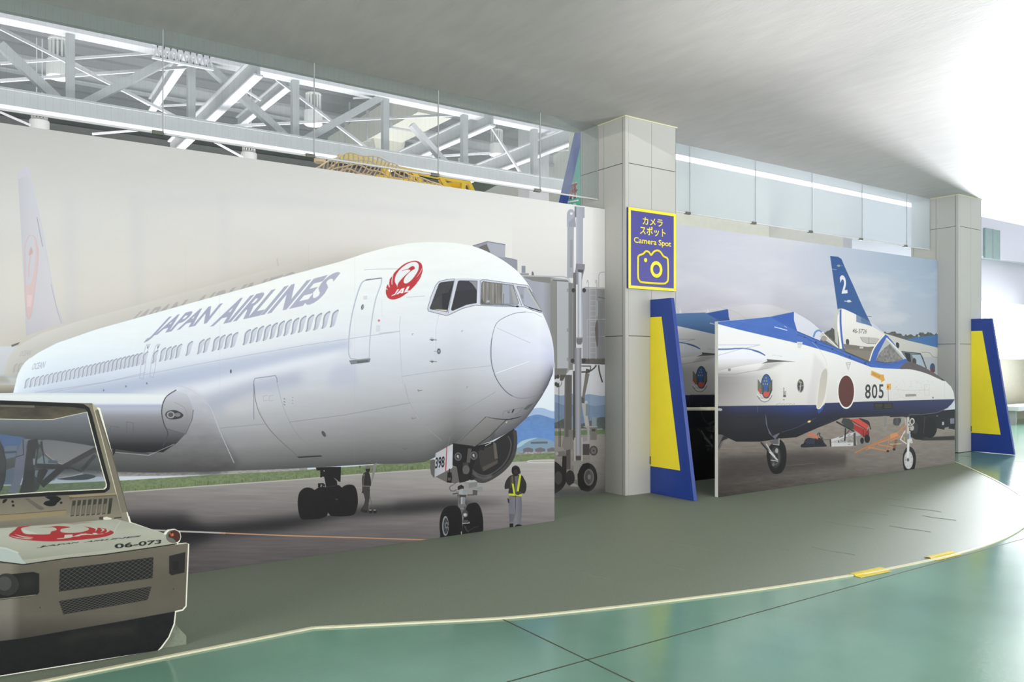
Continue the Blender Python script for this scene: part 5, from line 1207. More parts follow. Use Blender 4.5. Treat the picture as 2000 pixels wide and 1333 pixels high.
def f_back_things(p):
    tr_ = [(1560, 700), (1600, 672), (1606, 652), (1618, 646), (1628, 642), (1640, 655), (1655, 665), (1700, 660), (1728, 650), (1745, 648), (1760, 655), (1790, 656), (1800, 650), (1806, 652), (1815, 648), (1822, 656), (1836, 650), (2100, 640), (2100, 720), (1560, 720)]
    jag = []; rj = random.Random(3)
    for (a, b), (c, d) in zip(tr_[:-3], tr_[1:-2]):
        n = max(1, int((c - a) / 3)) if c > a else 1
        for k in range(n): jag.append((a + (c - a) * k / n, b + (d - b) * k / n + rj.uniform(-3, 2)))
    p.fill([jag + tr_[-3:]], noisy((98, 102, 96), 20, 3, 3, 8))
    # tail fin with its number
    p.fill([A2((255, 85), (320, 92), (348, 110), (370, 165), (450, 340), (520, 500), (598, 660), (480, 610), (330, 560), (318, 530), (290, 330))], vg((500, (52, 88, 142)), (640, (62, 100, 156))))
    p.text('2', A2((350, 392), (398, 388), (384, 240), (330, 243)), (226, 228, 232), bold=.03)
    p.line(A2((370, 452), (430, 455)), 1.6, (200, 205, 212)); p.fill([ell(*A2((408, 453))[0], 4.2, 2.4)], (214, 216, 220)); p.fill([ell(*A2((325, 164))[0], 3.4, 2.2)], (150, 160, 172)); p.line(A2((345, 163), (358, 164)), 1, (150, 160, 172)); p.line(A2((270, 192), (308, 197)), .9, (170, 184, 200)); p.line(A2((555, 577), (592, 577)), 1.2, (110, 118, 132))
    # second jet behind
    p.fill([A2((330, 560), (600, 660), (700, 715), (880, 770), (1150, 835), (2400, 1100), (2400, 1300), (1150, 912), (1080, 905), (1040, 925), (1000, 950), (880, 930), (640, 820), (330, 840))], vg((620, (222, 220, 214)), (700, (206, 204, 198))))
    p.fill([A2((340, 520), (430, 545), (540, 590), (592, 655), (480, 625), (370, 580))], (88, 112, 146), .8)
    p.text('46-5726', A2((436, 712), (552, 716), (556, 680), (440, 674)), (92, 94, 98), bold=.005)
    p.fill([A2((872, 765), (960, 745), (1145, 725), (2400, 640), (2400, 1100), (1150, 836))], (84, 124, 176)); p.line(A2((972, 742), (975, 730), (985, 740)), 1.4, (220, 220, 214)); p.line(A2((1125, 722), (1128, 708), (1137, 722)), 1.4, (220, 220, 214))
    p.fill([A2((1000, 912), (1080, 905), (1150, 915), (2400, 1200), (2400, 1400), (1150, 1050), (1040, 1000))], (190, 190, 194)); p.fill([ell(*A2((1088, 995))[0], 5, 9)], (74, 92, 128)); p.fill([ell(*A2((1090, 1018))[0], 4.6, 4)], (130, 80, 70)); p.line(A2(*spl([(1000, 870), (1060, 872), (1095, 905), (1150, 912)], False)), 1.2, (150, 152, 158))
    p.fill([A2((640, 600), (900, 950), (880, 930), (700, 730))], (214, 212, 206), .0)
    p.fill([A2(*spl([(790, 800), (800, 788), (816, 800), (815, 830), (800, 834)], True, 3))], (70, 68, 70)); p.fill([A2(*spl([(382, 780), (392, 760), (408, 770), (408, 805), (392, 810)], True, 3))], (70, 68, 70)); p.line(A2((396, 805), (400, 820)), 1.6, (96, 94, 94))
    p.fill([A2((500, 745), (520, 742), (640, 752), (670, 770), (640, 800), (560, 795), (520, 775))], (176, 174, 168)); p.line(A2((500, 745), (520, 780), (560, 798), (640, 798)), 1, (128, 126, 122)); p.line(A2((570, 745), (570, 795)), 1, (140, 138, 134))
    # truck cab behind the nose
    p.fill([A2((835, 862), (920, 868), (990, 880), (1010, 905), (1040, 1000), (1000, 1000), (880, 950))], (120, 132, 140)); p.fill([A2((860, 872), (905, 878), (915, 950), (885, 945))], (60, 64, 66)); p.fill([A2((920, 890), (990, 890), (1030, 995), (960, 970))], (178, 194, 204)); p.fill([ell(*A2((940, 945))[0], 4, 7)], (86, 88, 76)); p.line(A2((835, 862), (990, 878), (1040, 1000)), 1.4, (74, 80, 84))
def f_ramp(p):
    p.fill([(1200, 806), (2600, 806), (2600, 1300), (1200, 1300)], noisy(lambda U, V: vg((806, (150, 142, 130)), (850, (136, 129, 120)), (900, (114, 108, 102)), (970, (70, 67, 63)), (1040, (54, 52, 50)))(U, V) + (np.clip((U - 1600) / 300, -.8, .6) * 22 * np.clip((V - 840) / 60, 0, 1))[..., None], 11, 14, 3.0, 41, 5))
    p.fill([C7_((-900, 1000), (230, 1100), (700, 1070), (1100, 1030), (1500, 1060), (1500, 1180), (900, 1240), (230, 1330), (-900, 1500))], (46, 44, 42), .55, blur=9)
    p.fill([C7_((-900, 700), (200, 700), (200, 1600), (-900, 1600))], (18, 18, 18), .8, blur=4)  # shade in the gap left of the cutout, painted dark
    for a, b in (((600, 997), (655, 990)), ((230, 1010), (620, 1000)), ((900, 1180), (1180, 1155)), ((1800, 1180), (1900, 1170))): p.line(C7_(a, b), .8, (160, 154, 142), .35)
    # truck underside
    p.fill([A4((870, 340), (1325, 300), (1325, 500), (1290, 490), (1265, 490), (1265, 470), (1225, 480), (1220, 500), (1180, 490), (1150, 485), (1100, 560), (1020, 580), (1000, 600), (940, 595), (880, 560))], (30, 30, 33))
    p.fill([A4((1010, 575), (1325, 560), (1325, 600), (1000, 605))], (34, 33, 33), .85, blur=1)
    p.fill([ell(*A4((960, 480))[0], 13, 23)], (26, 26, 28)); p.fill([ell(*A4((935, 480))[0], 6, 12)], (52, 52, 54)); p.fill([ell(*A4((1080, 480))[0], 14, 20)], (22, 22, 24)); p.line(A4((1030, 370), (1020, 540)), 1, (70, 68, 64))
    p.fill([A4((1200, 422), (1218, 422), (1218, 452), (1200, 455))], (176, 178, 180)); p.fill([A4((1278, 390), (1318, 385), (1318, 440), (1280, 442))], (118, 124, 140)); p.line(A4((1140, 365), (1162, 365)), 1.4, (120, 120, 122))
    # bag with the orange cable
    p.fill([C8_(*spl([(35, 480), (35, 440), (60, 430), (85, 380), (130, 360), (200, 370), (260, 360), (300, 380), (320, 420), (350, 455), (340, 470), (200, 475)], True, 3))], noisy((34, 36, 42), 12, 3, 3, 4)); p.fill([C8_((85, 400), (120, 365), (200, 375), (200, 440), (100, 440))], (48, 56, 74), .8)
    for k in range(5): p.line(C8_(*spl([(112 + k * 3, 320 + k * 8), (140, 300 + k * 9), (190, 312 + k * 9), (235, 350 + k * 6), (240, 375)], False, 4)), .9, (206, 110, 72))
    p.line(C8_(*spl([(235, 325), (250, 300), (268, 305), (262, 330), (300, 370)], False)), 1.8, (44, 44, 46)); p.line(C8_((320, 383), (400, 382)), .7, (60, 58, 58)); p.line(C8_((300, 350), (320, 400)), .8, (90, 90, 90))
    # white folding steps
    p.fill([C8_((405, 378), (700, 285), (765, 275), (780, 320), (780, 420), (740, 455), (680, 420), (410, 425))], (172, 172, 170)); p.fill([C8_((500, 425), (515, 395), (560, 350), (690, 320), (700, 420))], noisy((150, 148, 142), 40, 2, 2, 6, 2)); p.fill([C8_((410, 422), (690, 418), (690, 462), (400, 472))], (196, 197, 196)); p.fill([C8_((405, 380), (700, 288), (700, 312), (520, 378), (405, 412))], (196, 198, 198)); p.fill([C8_((720, 340), (785, 330), (780, 425), (735, 455))], (132, 130, 126)); p.fill([C8_((690, 300), (715, 290), (720, 455), (690, 462))], (70, 68, 66))
    p.fill([C8_((388, 380), (405, 375), (412, 470), (395, 473))], (56, 54, 54)); p.line(C8_((510, 355), (560, 335)), 1.6, (80, 78, 76)); p.line(C8_((500, 395), (505, 420)), 2, (70, 68, 66)); p.line(C8_((615, 330), (650, 318)), 1.2, (90, 88, 86)); p.line(C8_((620, 442), (650, 440)), 1, (90, 88, 86))
    # red machine
    p.line(C8_((470, 155), (700, 280)), 3.0, (44, 44, 46)); p.line(C8_((590, 240), (580, 400)), 2.6, (36, 36, 38)); p.line(C8_((640, 265), (595, 310)), 1.4, (48, 46, 46))
    p.fill([C8_((560, 112), (640, 120), (700, 190), (690, 255), (600, 225), (535, 165))], (62, 66, 64)); p.fill([C8_((650, 128), (770, 118), (880, 200), (855, 262), (700, 178))], (196, 78, 66)); p.fill([C8_((695, 190), (855, 262), (870, 330), (820, 350), (690, 250))], (166, 52, 50)); p.line(C8_((655, 135), (855, 258)), 1.4, (60, 50, 50)); p.fill([C8_(*spl([(755, 112), (840, 130), (890, 160), (905, 250), (880, 200), (820, 160)], True, 2))], (52, 46, 46)); p.fill([C8_((820, 340), (880, 240), (890, 320), (850, 400))], (120, 44, 44))
    p.fill([ell(*C8_((862, 372))[0], 5.4, 8)], (30, 29, 30)); p.fill([ell(*C8_((798, 395))[0], 3.6, 6)], (34, 32, 32)); p.line(C8_((810, 260), (815, 350)), 1.6, (60, 40, 40)); p.fill([C8_(*spl([(905, 225), (912, 255), (895, 248)], True, 2))], (36, 34, 34))
    # orange tow frame
    og = (196, 132, 84); od = (150, 96, 62)
    for a, b, w in (((705, 550), (1240, 300), 2.6), ((860, 480), (1260, 330), 2.0), ((1240, 300), (1360, 190), 2.4), ((1150, 400), (1290, 340), 2.2), ((1290, 340), (1365, 240), 2.0), ((870, 480), (1110, 520), 2.4), ((1000, 445), (1180, 475), 2.2), ((1110, 520), (1190, 485), 1.6), ((1140, 370), (1110, 510), 1.2), ((1205, 340), (1215, 380), 1.2), ((1260, 300), (1275, 345), 1.2), ((1300, 250), (1320, 290), 1.2), ((840, 515), (960, 470), 1.2)):
        p.line(C8_(a, b), w, og)
    p.fill([C8_((1150, 315), (1240, 290), (1255, 330), (1160, 370))], (206, 142, 96)); p.line(C8_((705, 553), (1150, 345)), .8, od, .8); p.fill([C8_((1215, 380), (1245, 385), (1220, 490), (1185, 480))], (128, 92, 74)); p.fill([ell(*C8_((1122, 527))[0], 2.6, 2.2)], (36, 34, 34)); p.fill([ell(*C8_((1202, 505))[0], 2.6, 2.6)], (36, 34, 34)); p.fill([C8_((1145, 435), (1310, 428), (1270, 440), (1150, 446))], (206, 190, 130), .8)
def f_jet(p, ghost=False):
    bl = (62, 97, 170)
    top = [(1250, 640)] + A1((430, 620)) + A1((850, 580), (1040, 540), (1045, 610), (1070, 695), (1200, 750)) + A2((330, 840), (470, 905), (590, 960), (700, 985), (820, 1000), (870, 950), (900, 948), (1000, 980), (1100, 1035), (1190, 1100), (1240, 1150), (1262, 1200), (1267, 1250))
    top[0] = (1150, 655)
    bel = A4((1315, 215), (1290, 250), (1255, 283), (1200, 318), (1140, 337), (1000, 350), (880, 356), (600, 370)) + A3((1450, 395), (1400, 420), (1200, 500), (1000, 588), (840, 600), (640, 632), (400, 632), (340, 605), (250, 560), (-800, 560))
    # pylon clutter behind the belly
    p.fill([C7_((840, 840), (1100, 760), (1330, 700), (1420, 700), (1235, 780), (1150, 830), (1000, 885), (830, 897))], (34, 34, 36)); p.fill([C7_(*spl([(1060, 790), (1150, 800), (1150, 830), (1090, 862), (1065, 840)], True, 3))], (142, 142, 142)); p.fill([C7_((215, 850), (290, 880), (240, 1010), (215, 1030))], (92, 88, 86)); p.line(C7_((270, 880), (215, 1010)), 2, (60, 58, 58)); p.fill([C7_((240, 940), (330, 900), (280, 880))], (30, 30, 32))
    def body(U, V):
        c = vg((600, (228, 232, 236)), (690, (228, 228, 226)), (740, (222, 221, 218)), (792, (212, 210, 206)))(U, V)
        dk_ = np.clip((1530 - U) / 150, 0, 1) * np.clip((V - 715) / 22, 0, 1) * (1 - .35 * np.clip((V - 750) / 45, 0, 1))
        return c - dk_[..., None] * np.array((104, 106, 102))
    p.fill([top + bel], body)
    # navy belly
    navy = C7_((-900, 583), (215, 583), (1200, 572), (1205, 605), (1255, 600), (1280, 553)) + A2((210, 1282), (600, 1268), (1267, 1250)) + bel
    def nv(U, V):
        c = vg((780, (56, 62, 100)), (800, (42, 48, 78)), (815, (34, 36, 44)))(U, V)
        g_ = np.exp(-((U - 1560) / 48) ** 2) * np.clip((858 - V) / 60, 0, 1); c = c + g_[..., None] * np.array((2, 8, 30))
        l_ = np.clip((1440 - U) / 50, 0, 1); c = c * (1 - .45 * l_[..., None])
        d_ = np.clip((V - 822) / 40, 0, 1)[..., None] * (U < 1640)[..., None]
        return c * (1 - .55 * d_)
    p.fill([navy], nv)
    p.line(A4((0, 455), (60, 440), (150, 400)), 1, (60, 60, 66), .6)
    p.fill([C7_((690, 660), (697, 760), (730, 860), (790, 915), (840, 850), (760, 880), (715, 800), (700, 700))], (96, 100, 112)); p.fill([C7_((700, 680), (722, 800), (765, 885), (790, 870), (740, 800), (712, 700))], (30, 32, 44)); p.line(C7_((265, 655), (690, 650)), .9, (26, 28, 44), .7); p.line(C7_((612, 578), (612, 645)), 1, (90, 92, 110), .8)
    p.line(C7_(*spl([(850, 845), (1000, 800), (1110, 745), (1200, 700)], False)), 1.2, (70, 74, 96), .8); p.fill([ell(*C7_((1130, 738))[0], 3.6, 2.2, -20)], (212, 178, 96)); p.fill([ell(*C7_((1130, 738))[0], 1.6, 1)], (250, 236, 190)); p.line(A4((870, 355), (1000, 352), (1150, 333), (1260, 283)), 1.0, (120, 118, 120), .8)
    p.fill([C7_((215, 603), (250, 605), (262, 620), (250, 632), (215, 630))], (168, 166, 160))
    # spine
    p.fill([[(1150, 655), (1250, 640)] + A1((430, 620), (650, 600), (850, 580), (1040, 540), (1045, 610), (1070, 695), (1200, 750)) + A2((330, 840), (470, 905), (590, 960), (700, 985), (830, 960), (870, 925), (892, 945), (840, 1005), (700, 1000), (590, 990), (300, 882), (0, 795)) + A1((1070, 795), (600, 685), (430, 640), (-100, 500))[:3] + [(1250, 600), (1150, 590)]], lambda U, V: np.stack([66 + (vnoise(U / 40, V / 12, 3, 3) - .5) * 16, 103 + (vnoise(U / 40, V / 12, 3, 3) - .5) * 14, 178 + 0 * U], -1))
    p.fill([A1((850, 580), (1040, 540), (1045, 610), (1070, 695), (960, 640))], (46, 82, 160), .6); p.line(A1((885, 662), (990, 690)), 1.4, (220, 226, 240)); p.line(A1((965, 655), (988, 668)), .8, (200, 210, 232))
    p.line(A1((1070, 725), (1140, 750), (1220, 795), (1360, 845)) + A2((400, 905), (590, 985)), .9, (38, 52, 96), .7)
    for q in A1((1132, 746), (1222, 786), (1356, 843)) + A2((415, 906), (540, 955)): p.fill([ell(q[0], q[1], 1.8, 1.1)], (34, 46, 84))
    p.line(A1((1070, 700), (1200, 755)) + A2((330, 845), (590, 962)), 1.0, (34, 50, 96), .8)
    # wing with blue arcs and the tip
    wing = C7_((-900, 60), (215, 30), (500, 8), (600, 30), (690, 75), (712, 100), (700, 130), (640, 150), (400, 190), (215, 232), (-900, 400))
    p.fill([C7_((-900, -60), (215, -40), (820, -20), (1020, 30), (1180, 60), (1000, 142), (740, 112), (215, 120), (-900, 120))], (226, 228, 230), .8, blur=2)
    p.fill([wing], lambda U, V: vg((684, (230, 234, 240)), (700, (226, 229, 236)), (712, (206, 205, 206)), (724, (170, 168, 166)))(U, V)); p.fill([C7_((705, 112), (1003, 139), (880, 138), (700, 150), (650, 160), (712, 132))], (86, 85, 86)); p.fill([C7_((700, 150), (880, 140), (760, 200), (600, 230))], (150, 148, 150), .5, blur=3)
    p.line(C7_(*spl([(-700, 10), (215, 14), (400, 6), (500, 8), (620, 35), (690, 76)], False)), 3.4, (76, 104, 160), .9, w2=1.6); p.line(C7_(*spl([(690, 76), (640, 50), (560, 22)], False)), 1.8, (54, 84, 150)); p.line(C7_((215, -30), (640, -30)), .9, (150, 160, 190), .8); p.line(C7_((640, -30), (430, 15), (215, 76)), .9, (150, 160, 190), .7)
    p.text('NO STEP', C7_((764, 78), (862, 92), (864, 80), (766, 66)), (170, 168, 168), .7)
    p.line(C7_((1160, -60), (1230, 10), (1290, 110), (1312, 180)), .8, (196, 196, 194), .7)
    p.line(C7_((215, 262), (400, 262), (600, 225), (740, 198)), .7, (96, 94, 94), .6); p.fill([C7_((318, 208), (345, 206), (342, 230), (318, 232))], (80, 78, 78), .6)
    # intake
    p.fill([C7_(*spl([(1262, 225), (1290, 192), (1318, 200), (1325, 260), (1315, 400), (1298, 520), (1270, 590), (1240, 615), (1208, 608), (1204, 560), (1215, 420), (1238, 300)], True, 4))], (222, 220, 214)); p.fill([C7_(*spl([(1268, 228), (1300, 208), (1312, 260), (1300, 400), (1275, 520), (1235, 603), (1212, 600), (1212, 540), (1228, 400), (1245, 290)], True, 4))], vg((725, (188, 184, 176)), (800, (206, 200, 186))))
    p.fill([C7_((1240, 612), (1275, 570), (1282, 553), (1265, 620), (1225, 660), (1210, 618))], (50, 76, 150))
    p.fill([C7_((1180, 60), (1290, 180), (1210, 400), (1190, 570), (1100, 570), (1150, 300))], (190, 186, 190), .3, blur=6)
    # wing emblem
    def emb(cx, cy, k):
        q = lambda *pts: [(cx + (x - 697) / 5.127 * k, cy + (y - 375) / 5.127 * k) for x, y in pts]
        p.fill([q(*spl([(622, 445), (690, 505), (770, 430), (768, 470), (735, 515), (692, 532), (650, 510), (622, 470)], True, 3))], (204, 204, 200)); p.line(q(*spl([(622, 470), (650, 512), (692, 532), (740, 512), (768, 465)], False)), .9, (60, 60, 62))
        p.fill([ell(cx + 14 / 5.127 * k, cy, 10.6 * k, 24 * k)], (38, 46, 58)); p.fill([ell(cx + 14 / 5.127 * k, cy, 9.4 * k, 22.6 * k)], (58, 92, 144))
        for s_ in (-1, 1):
            for j in range(7): p.line(q((697 + s_ * 72, 310 + j * 16), (697 + s_ * 50 + 6, 350 + j * 16), (704 + s_ * 22, 395 + j * 9)), 1.5 * k, (60, 62, 58)); 
            for j in range(6): p.line(q((697 + s_ * 68, 320 + j * 16), (704 + s_ * 30, 385 + j * 11)), .5 * k, (170, 160, 120), .8)
        p.fill([q(*spl([(680, 450), (695, 425), (720, 435), (745, 430), (735, 470), (705, 485), (685, 470)], True, 2))], (198, 84, 62)); p.fill([q(*spl([(630, 400), (655, 410), (658, 440), (635, 430)], True, 2))], (186, 78, 58))
        for x, y in ((708, 290), (692, 320), (714, 320), (680, 352), (701, 352), (722, 352)): p.fill([q((x, y - 11), (x + 5, y + 7), (x - 5, y + 7))], (222, 176, 96))
        p.text('Blue Impulse', q((640, 500), (750, 500), (756, 486), (634, 486)), (90, 90, 88), .8)
    emb(1494, 755, 1.0)
    p.fill([ell(*C7_((1043, 380))[0], 7, 13.6)], (172, 170, 166)); p.fill([ell(*C7_((1043, 380))[0], 5.8, 12)], (70, 72, 72)); p.line(C7_((1050, 340), (1035, 440)), 1.6, (190, 188, 180)); p.line(C7_((1025, 385), (1075, 378)), 1, (200, 198, 190)); p.fill([ell(*C7_((1036, 340))[0], 2, 2.4)], (180, 176, 120), .8)
    p.text('E', C7_((870, 492), (870, 430), (897, 430), (897, 492)), (84, 84, 84), bold=.02); 
    for y in (400, 418, 515): p.fill([C7_((868, y), (884, y), (884, y + 8), (868, y + 8))], (110, 108, 108))
    for x in range(800, 985, 16): p.fill([C7_((x, 552 + (x * 7) % 13), (x + 7, 552 + (x * 7) % 13), (x + 7, 560 + (x * 7) % 13), (x, 560 + (x * 7) % 13))], (110, 108, 108), .7)
    # roundel and numbers
    p.fill([ell(*A2((386, 1190))[0], 17.3, 33.6)], (232, 232, 226)); p.fill([ell(*A2((386, 1187))[0], 15.3, 31)], (92, 56, 52))
    p.text('805', A2((540, 1246), (690, 1243), (690, 1128), (540, 1130)), (56, 60, 60), bold=.012, space=1.12)
    p.fill([A2((592, 1016), (668, 1050), (690, 1050), (700, 1098), (668, 1114), (672, 1098), (586, 1054))], (214, 162, 76)); p.text('RESCUE', A2((600, 1050), (660, 1078), (664, 1062), (604, 1034)), (120, 96, 60), .8)
    p.fill([A2((715, 1126), (750, 1124), (750, 1172), (715, 1174))], (222, 164, 84)); p.line(A2((726, 1140), (726, 1160)), 1.4, (50, 48, 46)); p.line(A2((727, 1170), (730, 1268)), .6, (90, 90, 92))
    p.fill([A2((382, 950), (425, 948), (402, 1022))], (190, 190, 188)); p.fill([A2((393, 958), (414, 957), (403, 1000))], (222, 222, 218)); p.line(A2((385, 970), (420, 968)), .6, (150, 150, 150)); p.fill([A1((1068, 783), (1116, 786), (1100, 836), (1075, 834))], (206, 208, 210)); p.line(A1((1075, 800), (1110, 802)), .8, (150, 152, 156))
    p.fill([A2((868, 1210), (955, 1208), (955, 1226), (868, 1230))], (150, 146, 138)); rj = random.Random(9)
    for k in range(60):
        x, y = rj.uniform(780, 1080), rj.uniform(1090, 1240); p.fill([A2((x, y), (x + 5, y), (x + 5, y + 3), (x, y + 3))], (160, 160, 158), .7)
    p.line(A2((800, 1170), (850, 1178), (1060, 1176)), .5, (170, 168, 166), .7); p.line(A2((1020, 1130), (1062, 1130), (1062, 1220), (1025, 1220), (1020, 1130)), .5, (176, 174, 172), .6); p.line(A2((225, 1100), (1190, 1100)), .4, (190, 190, 188), .0)
    p.fill([ell(*A2((1092, 1238))[0], 1.1, 1.8)], (70, 70, 70)); p.line(A2((1186, 1110), (1186, 1245)), .5, (170, 170, 168), .6)
    p.fill([A4((530, 242), (718, 237), (720, 292), (540, 298))], (34, 34, 36))
    for k in range(4): p.line(A4((545, 252 + k * 12), (615, 251 + k * 12)), .6, (130, 116, 80), .8); p.line(A4((635, 250 + k * 11), (712, 248 + k * 11)), .6, (130, 116, 80), .8)
    # anti glare nose top, windscreen and hoops
    p.fill([A2(*spl([(820, 1003), (850, 965), (875, 948), (930, 952), (1000, 980), (1100, 1035), (1190, 1102), (1150, 1090), (1050, 1045), (950, 1015), (880, 1005)], True, 3))], (96, 88, 90)); p.fill([A2((1150, 1078), (1190, 1102), (1165, 1098))], (50, 46, 48))
    if not ghost:
        p.fill([A2((365, 800), (600, 830), (590, 900), (575, 945), (380, 860))], (128, 122, 112)); p.fill([A2((365, 800), (600, 830), (590, 860), (370, 840))], (110, 106, 98), .7); p.line(A2((375, 862), (575, 945)), 1.2, (60, 60, 62)); p.fill([A2((495, 822), (525, 822), (525, 838), (495, 838))], (190, 190, 186))
        p.line(A2(*spl([(345, 840), (325, 700), (318, 590), (335, 530), (370, 520)], False)), 3.2, (230, 230, 224)); p.line(A2(*spl([(362, 845), (345, 700), (340, 590), (352, 540), (375, 525)], False)), 3.6, (64, 98, 170))
        p.fill([A2(*spl([(575, 945), (600, 850), (650, 770), (700, 722), (735, 750), (885, 940), (700, 985), (600, 965)], True, 2))], (62, 98, 172)); p.fill([A2((625, 940), (650, 870), (710, 755), (870, 920), (760, 955), (690, 955))], (176, 178, 178)); p.fill([A2((625, 940), (650, 885), (690, 840), (740, 800), (800, 870), (850, 925), (760, 955), (690, 955))], noisy((116, 114, 110), 34, 3, 4, 7, 3), .85)
        p.line(A2((712, 752), (790, 830), (875, 920)), 3.0, (214, 214, 208)); p.line(A2(*spl([(575, 940), (605, 850), (650, 780), (700, 722)], False)), 2.4, (228, 226, 206)); p.line(A2((625, 940), (700, 955), (800, 945)), .9, (40, 60, 110)); p.line(A2((380, 545), (560, 615), (690, 720)), .7, (160, 166, 172), .7)
        # rear screen
        p.line(A2(*spl([(120, 745), (135, 705), (165, 690), (190, 705)], False)), 3.6, (98, 136, 190)); p.fill([A2((165, 740), (190, 715), (230, 740), (310, 820), (330, 842))], (188, 188, 184)); p.fill([ell(*A2((205, 755))[0], 6, 5)], (150, 142, 136)); p.fill([ell(*A2((305, 765))[0], 3, 5)], (196, 194, 186)); p.line(A2((190, 705), (320, 830)), 1.6, (222, 222, 218))
    p.line(A2(*spl([(-120, 520), (0, 560), (100, 620), (200, 705)], False)), .8, (186, 190, 196), .8)
def f_gear(p):
    # main wheel
    p.fill([C7_(*spl([(705, 1060), (720, 1000), (800, 920), (850, 925), (890, 985), (903, 1080), (890, 1180), (850, 1250), (770, 1258), (725, 1190), (708, 1110)], True, 4))], noisy((24, 24, 25), 4, 4, 4, 2)); p.fill([ell(*C7_((793, 1095))[0], 11, 21)], (48, 48, 50)); p.fill([ell(*C7_((795, 1100))[0], 8, 15.5)], (74, 74, 74)); p.fill([ell(*C7_((795, 1100))[0], 5, 10)], (40, 40, 40))
    p.line(C7_((660, 945), (720, 1010), (765, 1075), (815, 1135)), 5, (104, 104, 104)); p.line(C7_((700, 960), (740, 1030), (790, 1090)), 2, (186, 188, 188)); p.line(C7_((645, 945), (715, 1025)), 3, (40, 40, 40)); p.line(C7_((730, 1040), (815, 1125)), 2.4, (196, 198, 198)); p.fill([C7_((730, 935), (830, 905), (830, 975), (760, 965))], (92, 92, 94)); p.line(C7_((830, 905), (828, 975), (765, 966)), 1.2, (180, 180, 178)); p.fill([ell(*C7_((805, 1030))[0], 3, 5)], (150, 152, 152)); p.line(C7_((745, 1125), (790, 1130), (820, 1140)), 2, (156, 158, 158)); p.fill([ell(*C7_((770, 1170))[0], 2.4, 3)], (104, 104, 104))
    # tail piece below the nose, cable drum
    p.fill([A4((620, 365), (663, 365), (663, 508), (622, 508))], (140, 138, 132)); 
    for k in range(6): p.line(A4((634, 392 + k * 15), (640, 392 + k * 15)), 1, (90, 90, 88)); p.line(A4((648, 385 + k * 15), (654, 385 + k * 15)), 1, (90, 90, 88))
    p.fill([C8_(*spl([(1190, 150), (1200, 115), (1240, 108), (1285, 115), (1285, 190), (1230, 205), (1195, 190)], True, 3))], (66, 66, 66)); 
    for k in range(4): p.line(C8_((1215 + k * 16, 115), (1215 + k * 16, 198)), .7, (104, 104, 104))
    p.fill([A4((690, 365), (880, 350), (860, 380), (820, 372), (690, 378))], (42, 44, 52))
    # nose leg
    w = (206, 206, 202)
    p.fill([C8_((1295, 100), (1340, 105), (1330, 160), (1280, 220), (1262, 210), (1290, 150))], (150, 148, 140)); p.fill([C8_((1380, 78), (1410, 72), (1385, 110))], (60, 62, 70))
    p.line(C8_((1380, 100), (1378, 300)), 4.4, (190, 190, 184)); p.line(C8_((1400, 140), (1420, 260)), 6, (168, 168, 162)); p.line(C8_((1340, 110), (1350, 200)), 2, (176, 174, 168)); p.fill([ell(*C8_((1430, 152))[0], 4.6, 6.4)], (214, 208, 200)); p.fill([ell(*C8_((1428, 155))[0], 3, 4.6)], (70, 66, 64)); p.fill([ell(*C8_((1425, 235))[0], 4.4, 5.4)], (176, 176, 170))
    for x, y in ((1385, 170), (1405, 190), (1390, 215), (1415, 215), (1400, 245)): p.fill([ell(*C8_((x, y))[0], 1.2, 1.4)], (84, 82, 78))
    p.fill([C8_((1360, 275), (1410, 275), (1405, 310), (1362, 305))], (186, 186, 180)); p.line(C8_((1398, 310), (1400, 370)), 3, w); p.line(C8_((1391, 310), (1391, 365)), 1.6, (108, 140, 196)); p.line(C8_((1340, 270), (1280, 380), (1360, 435)), 2.2, w); p.line(C8_((1300, 330), (1345, 290)), 1.2, (180, 176, 168)); p.line(C8_((1330, 350), (1330, 395)), 1.6, (200, 176, 90))
    p.fill([C8_((1368, 380), (1425, 365), (1430, 405), (1400, 420), (1390, 440), (1368, 440))], w); p.fill([C8_((1405, 400), (1440, 410), (1430, 430), (1405, 425))], (190, 190, 184))
    p.fill([C8_(*spl([(1310, 640), (1318, 560), (1350, 490), (1400, 470), (1440, 500), (1470, 560), (1477, 640), (1465, 720), (1440, 778), (1350, 786), (1320, 730)], True, 4))], (34, 34, 35)); p.fill([ell(*C8_((1383, 640))[0], 9.0, 17.8)], (196, 198, 198)); p.line(ell(*C8_((1383, 640))[0], 8.4, 17, n=20), .8, (150, 152, 152), .8)
    for a in range(20, 380, 45): q = C8_((1383 + 40 * math.cos(math.radians(a)), 640 + 84 * math.sin(math.radians(a))))[0]; p.fill([ell(q[0], q[1], .6, .9, n=8)], (110, 110, 110))
    p.fill([C8_((1368, 430), (1395, 430), (1392, 560), (1382, 640), (1368, 635), (1362, 540))], (218, 218, 214)); p.fill([ell(*C8_((1376, 637))[0], 2.6, 3.6)], (120, 120, 120)); p.fill([ell(*C8_((1376, 637))[0], 1.2, 1.8)], (50, 50, 50)); p.fill([ell(*C8_((1345, 640))[0], .9, 1.4)], (110, 110, 110)); p.fill([C8_((1200, 808), (1280, 798), (1340, 790), (1330, 800), (1210, 812))], (206, 198, 140))

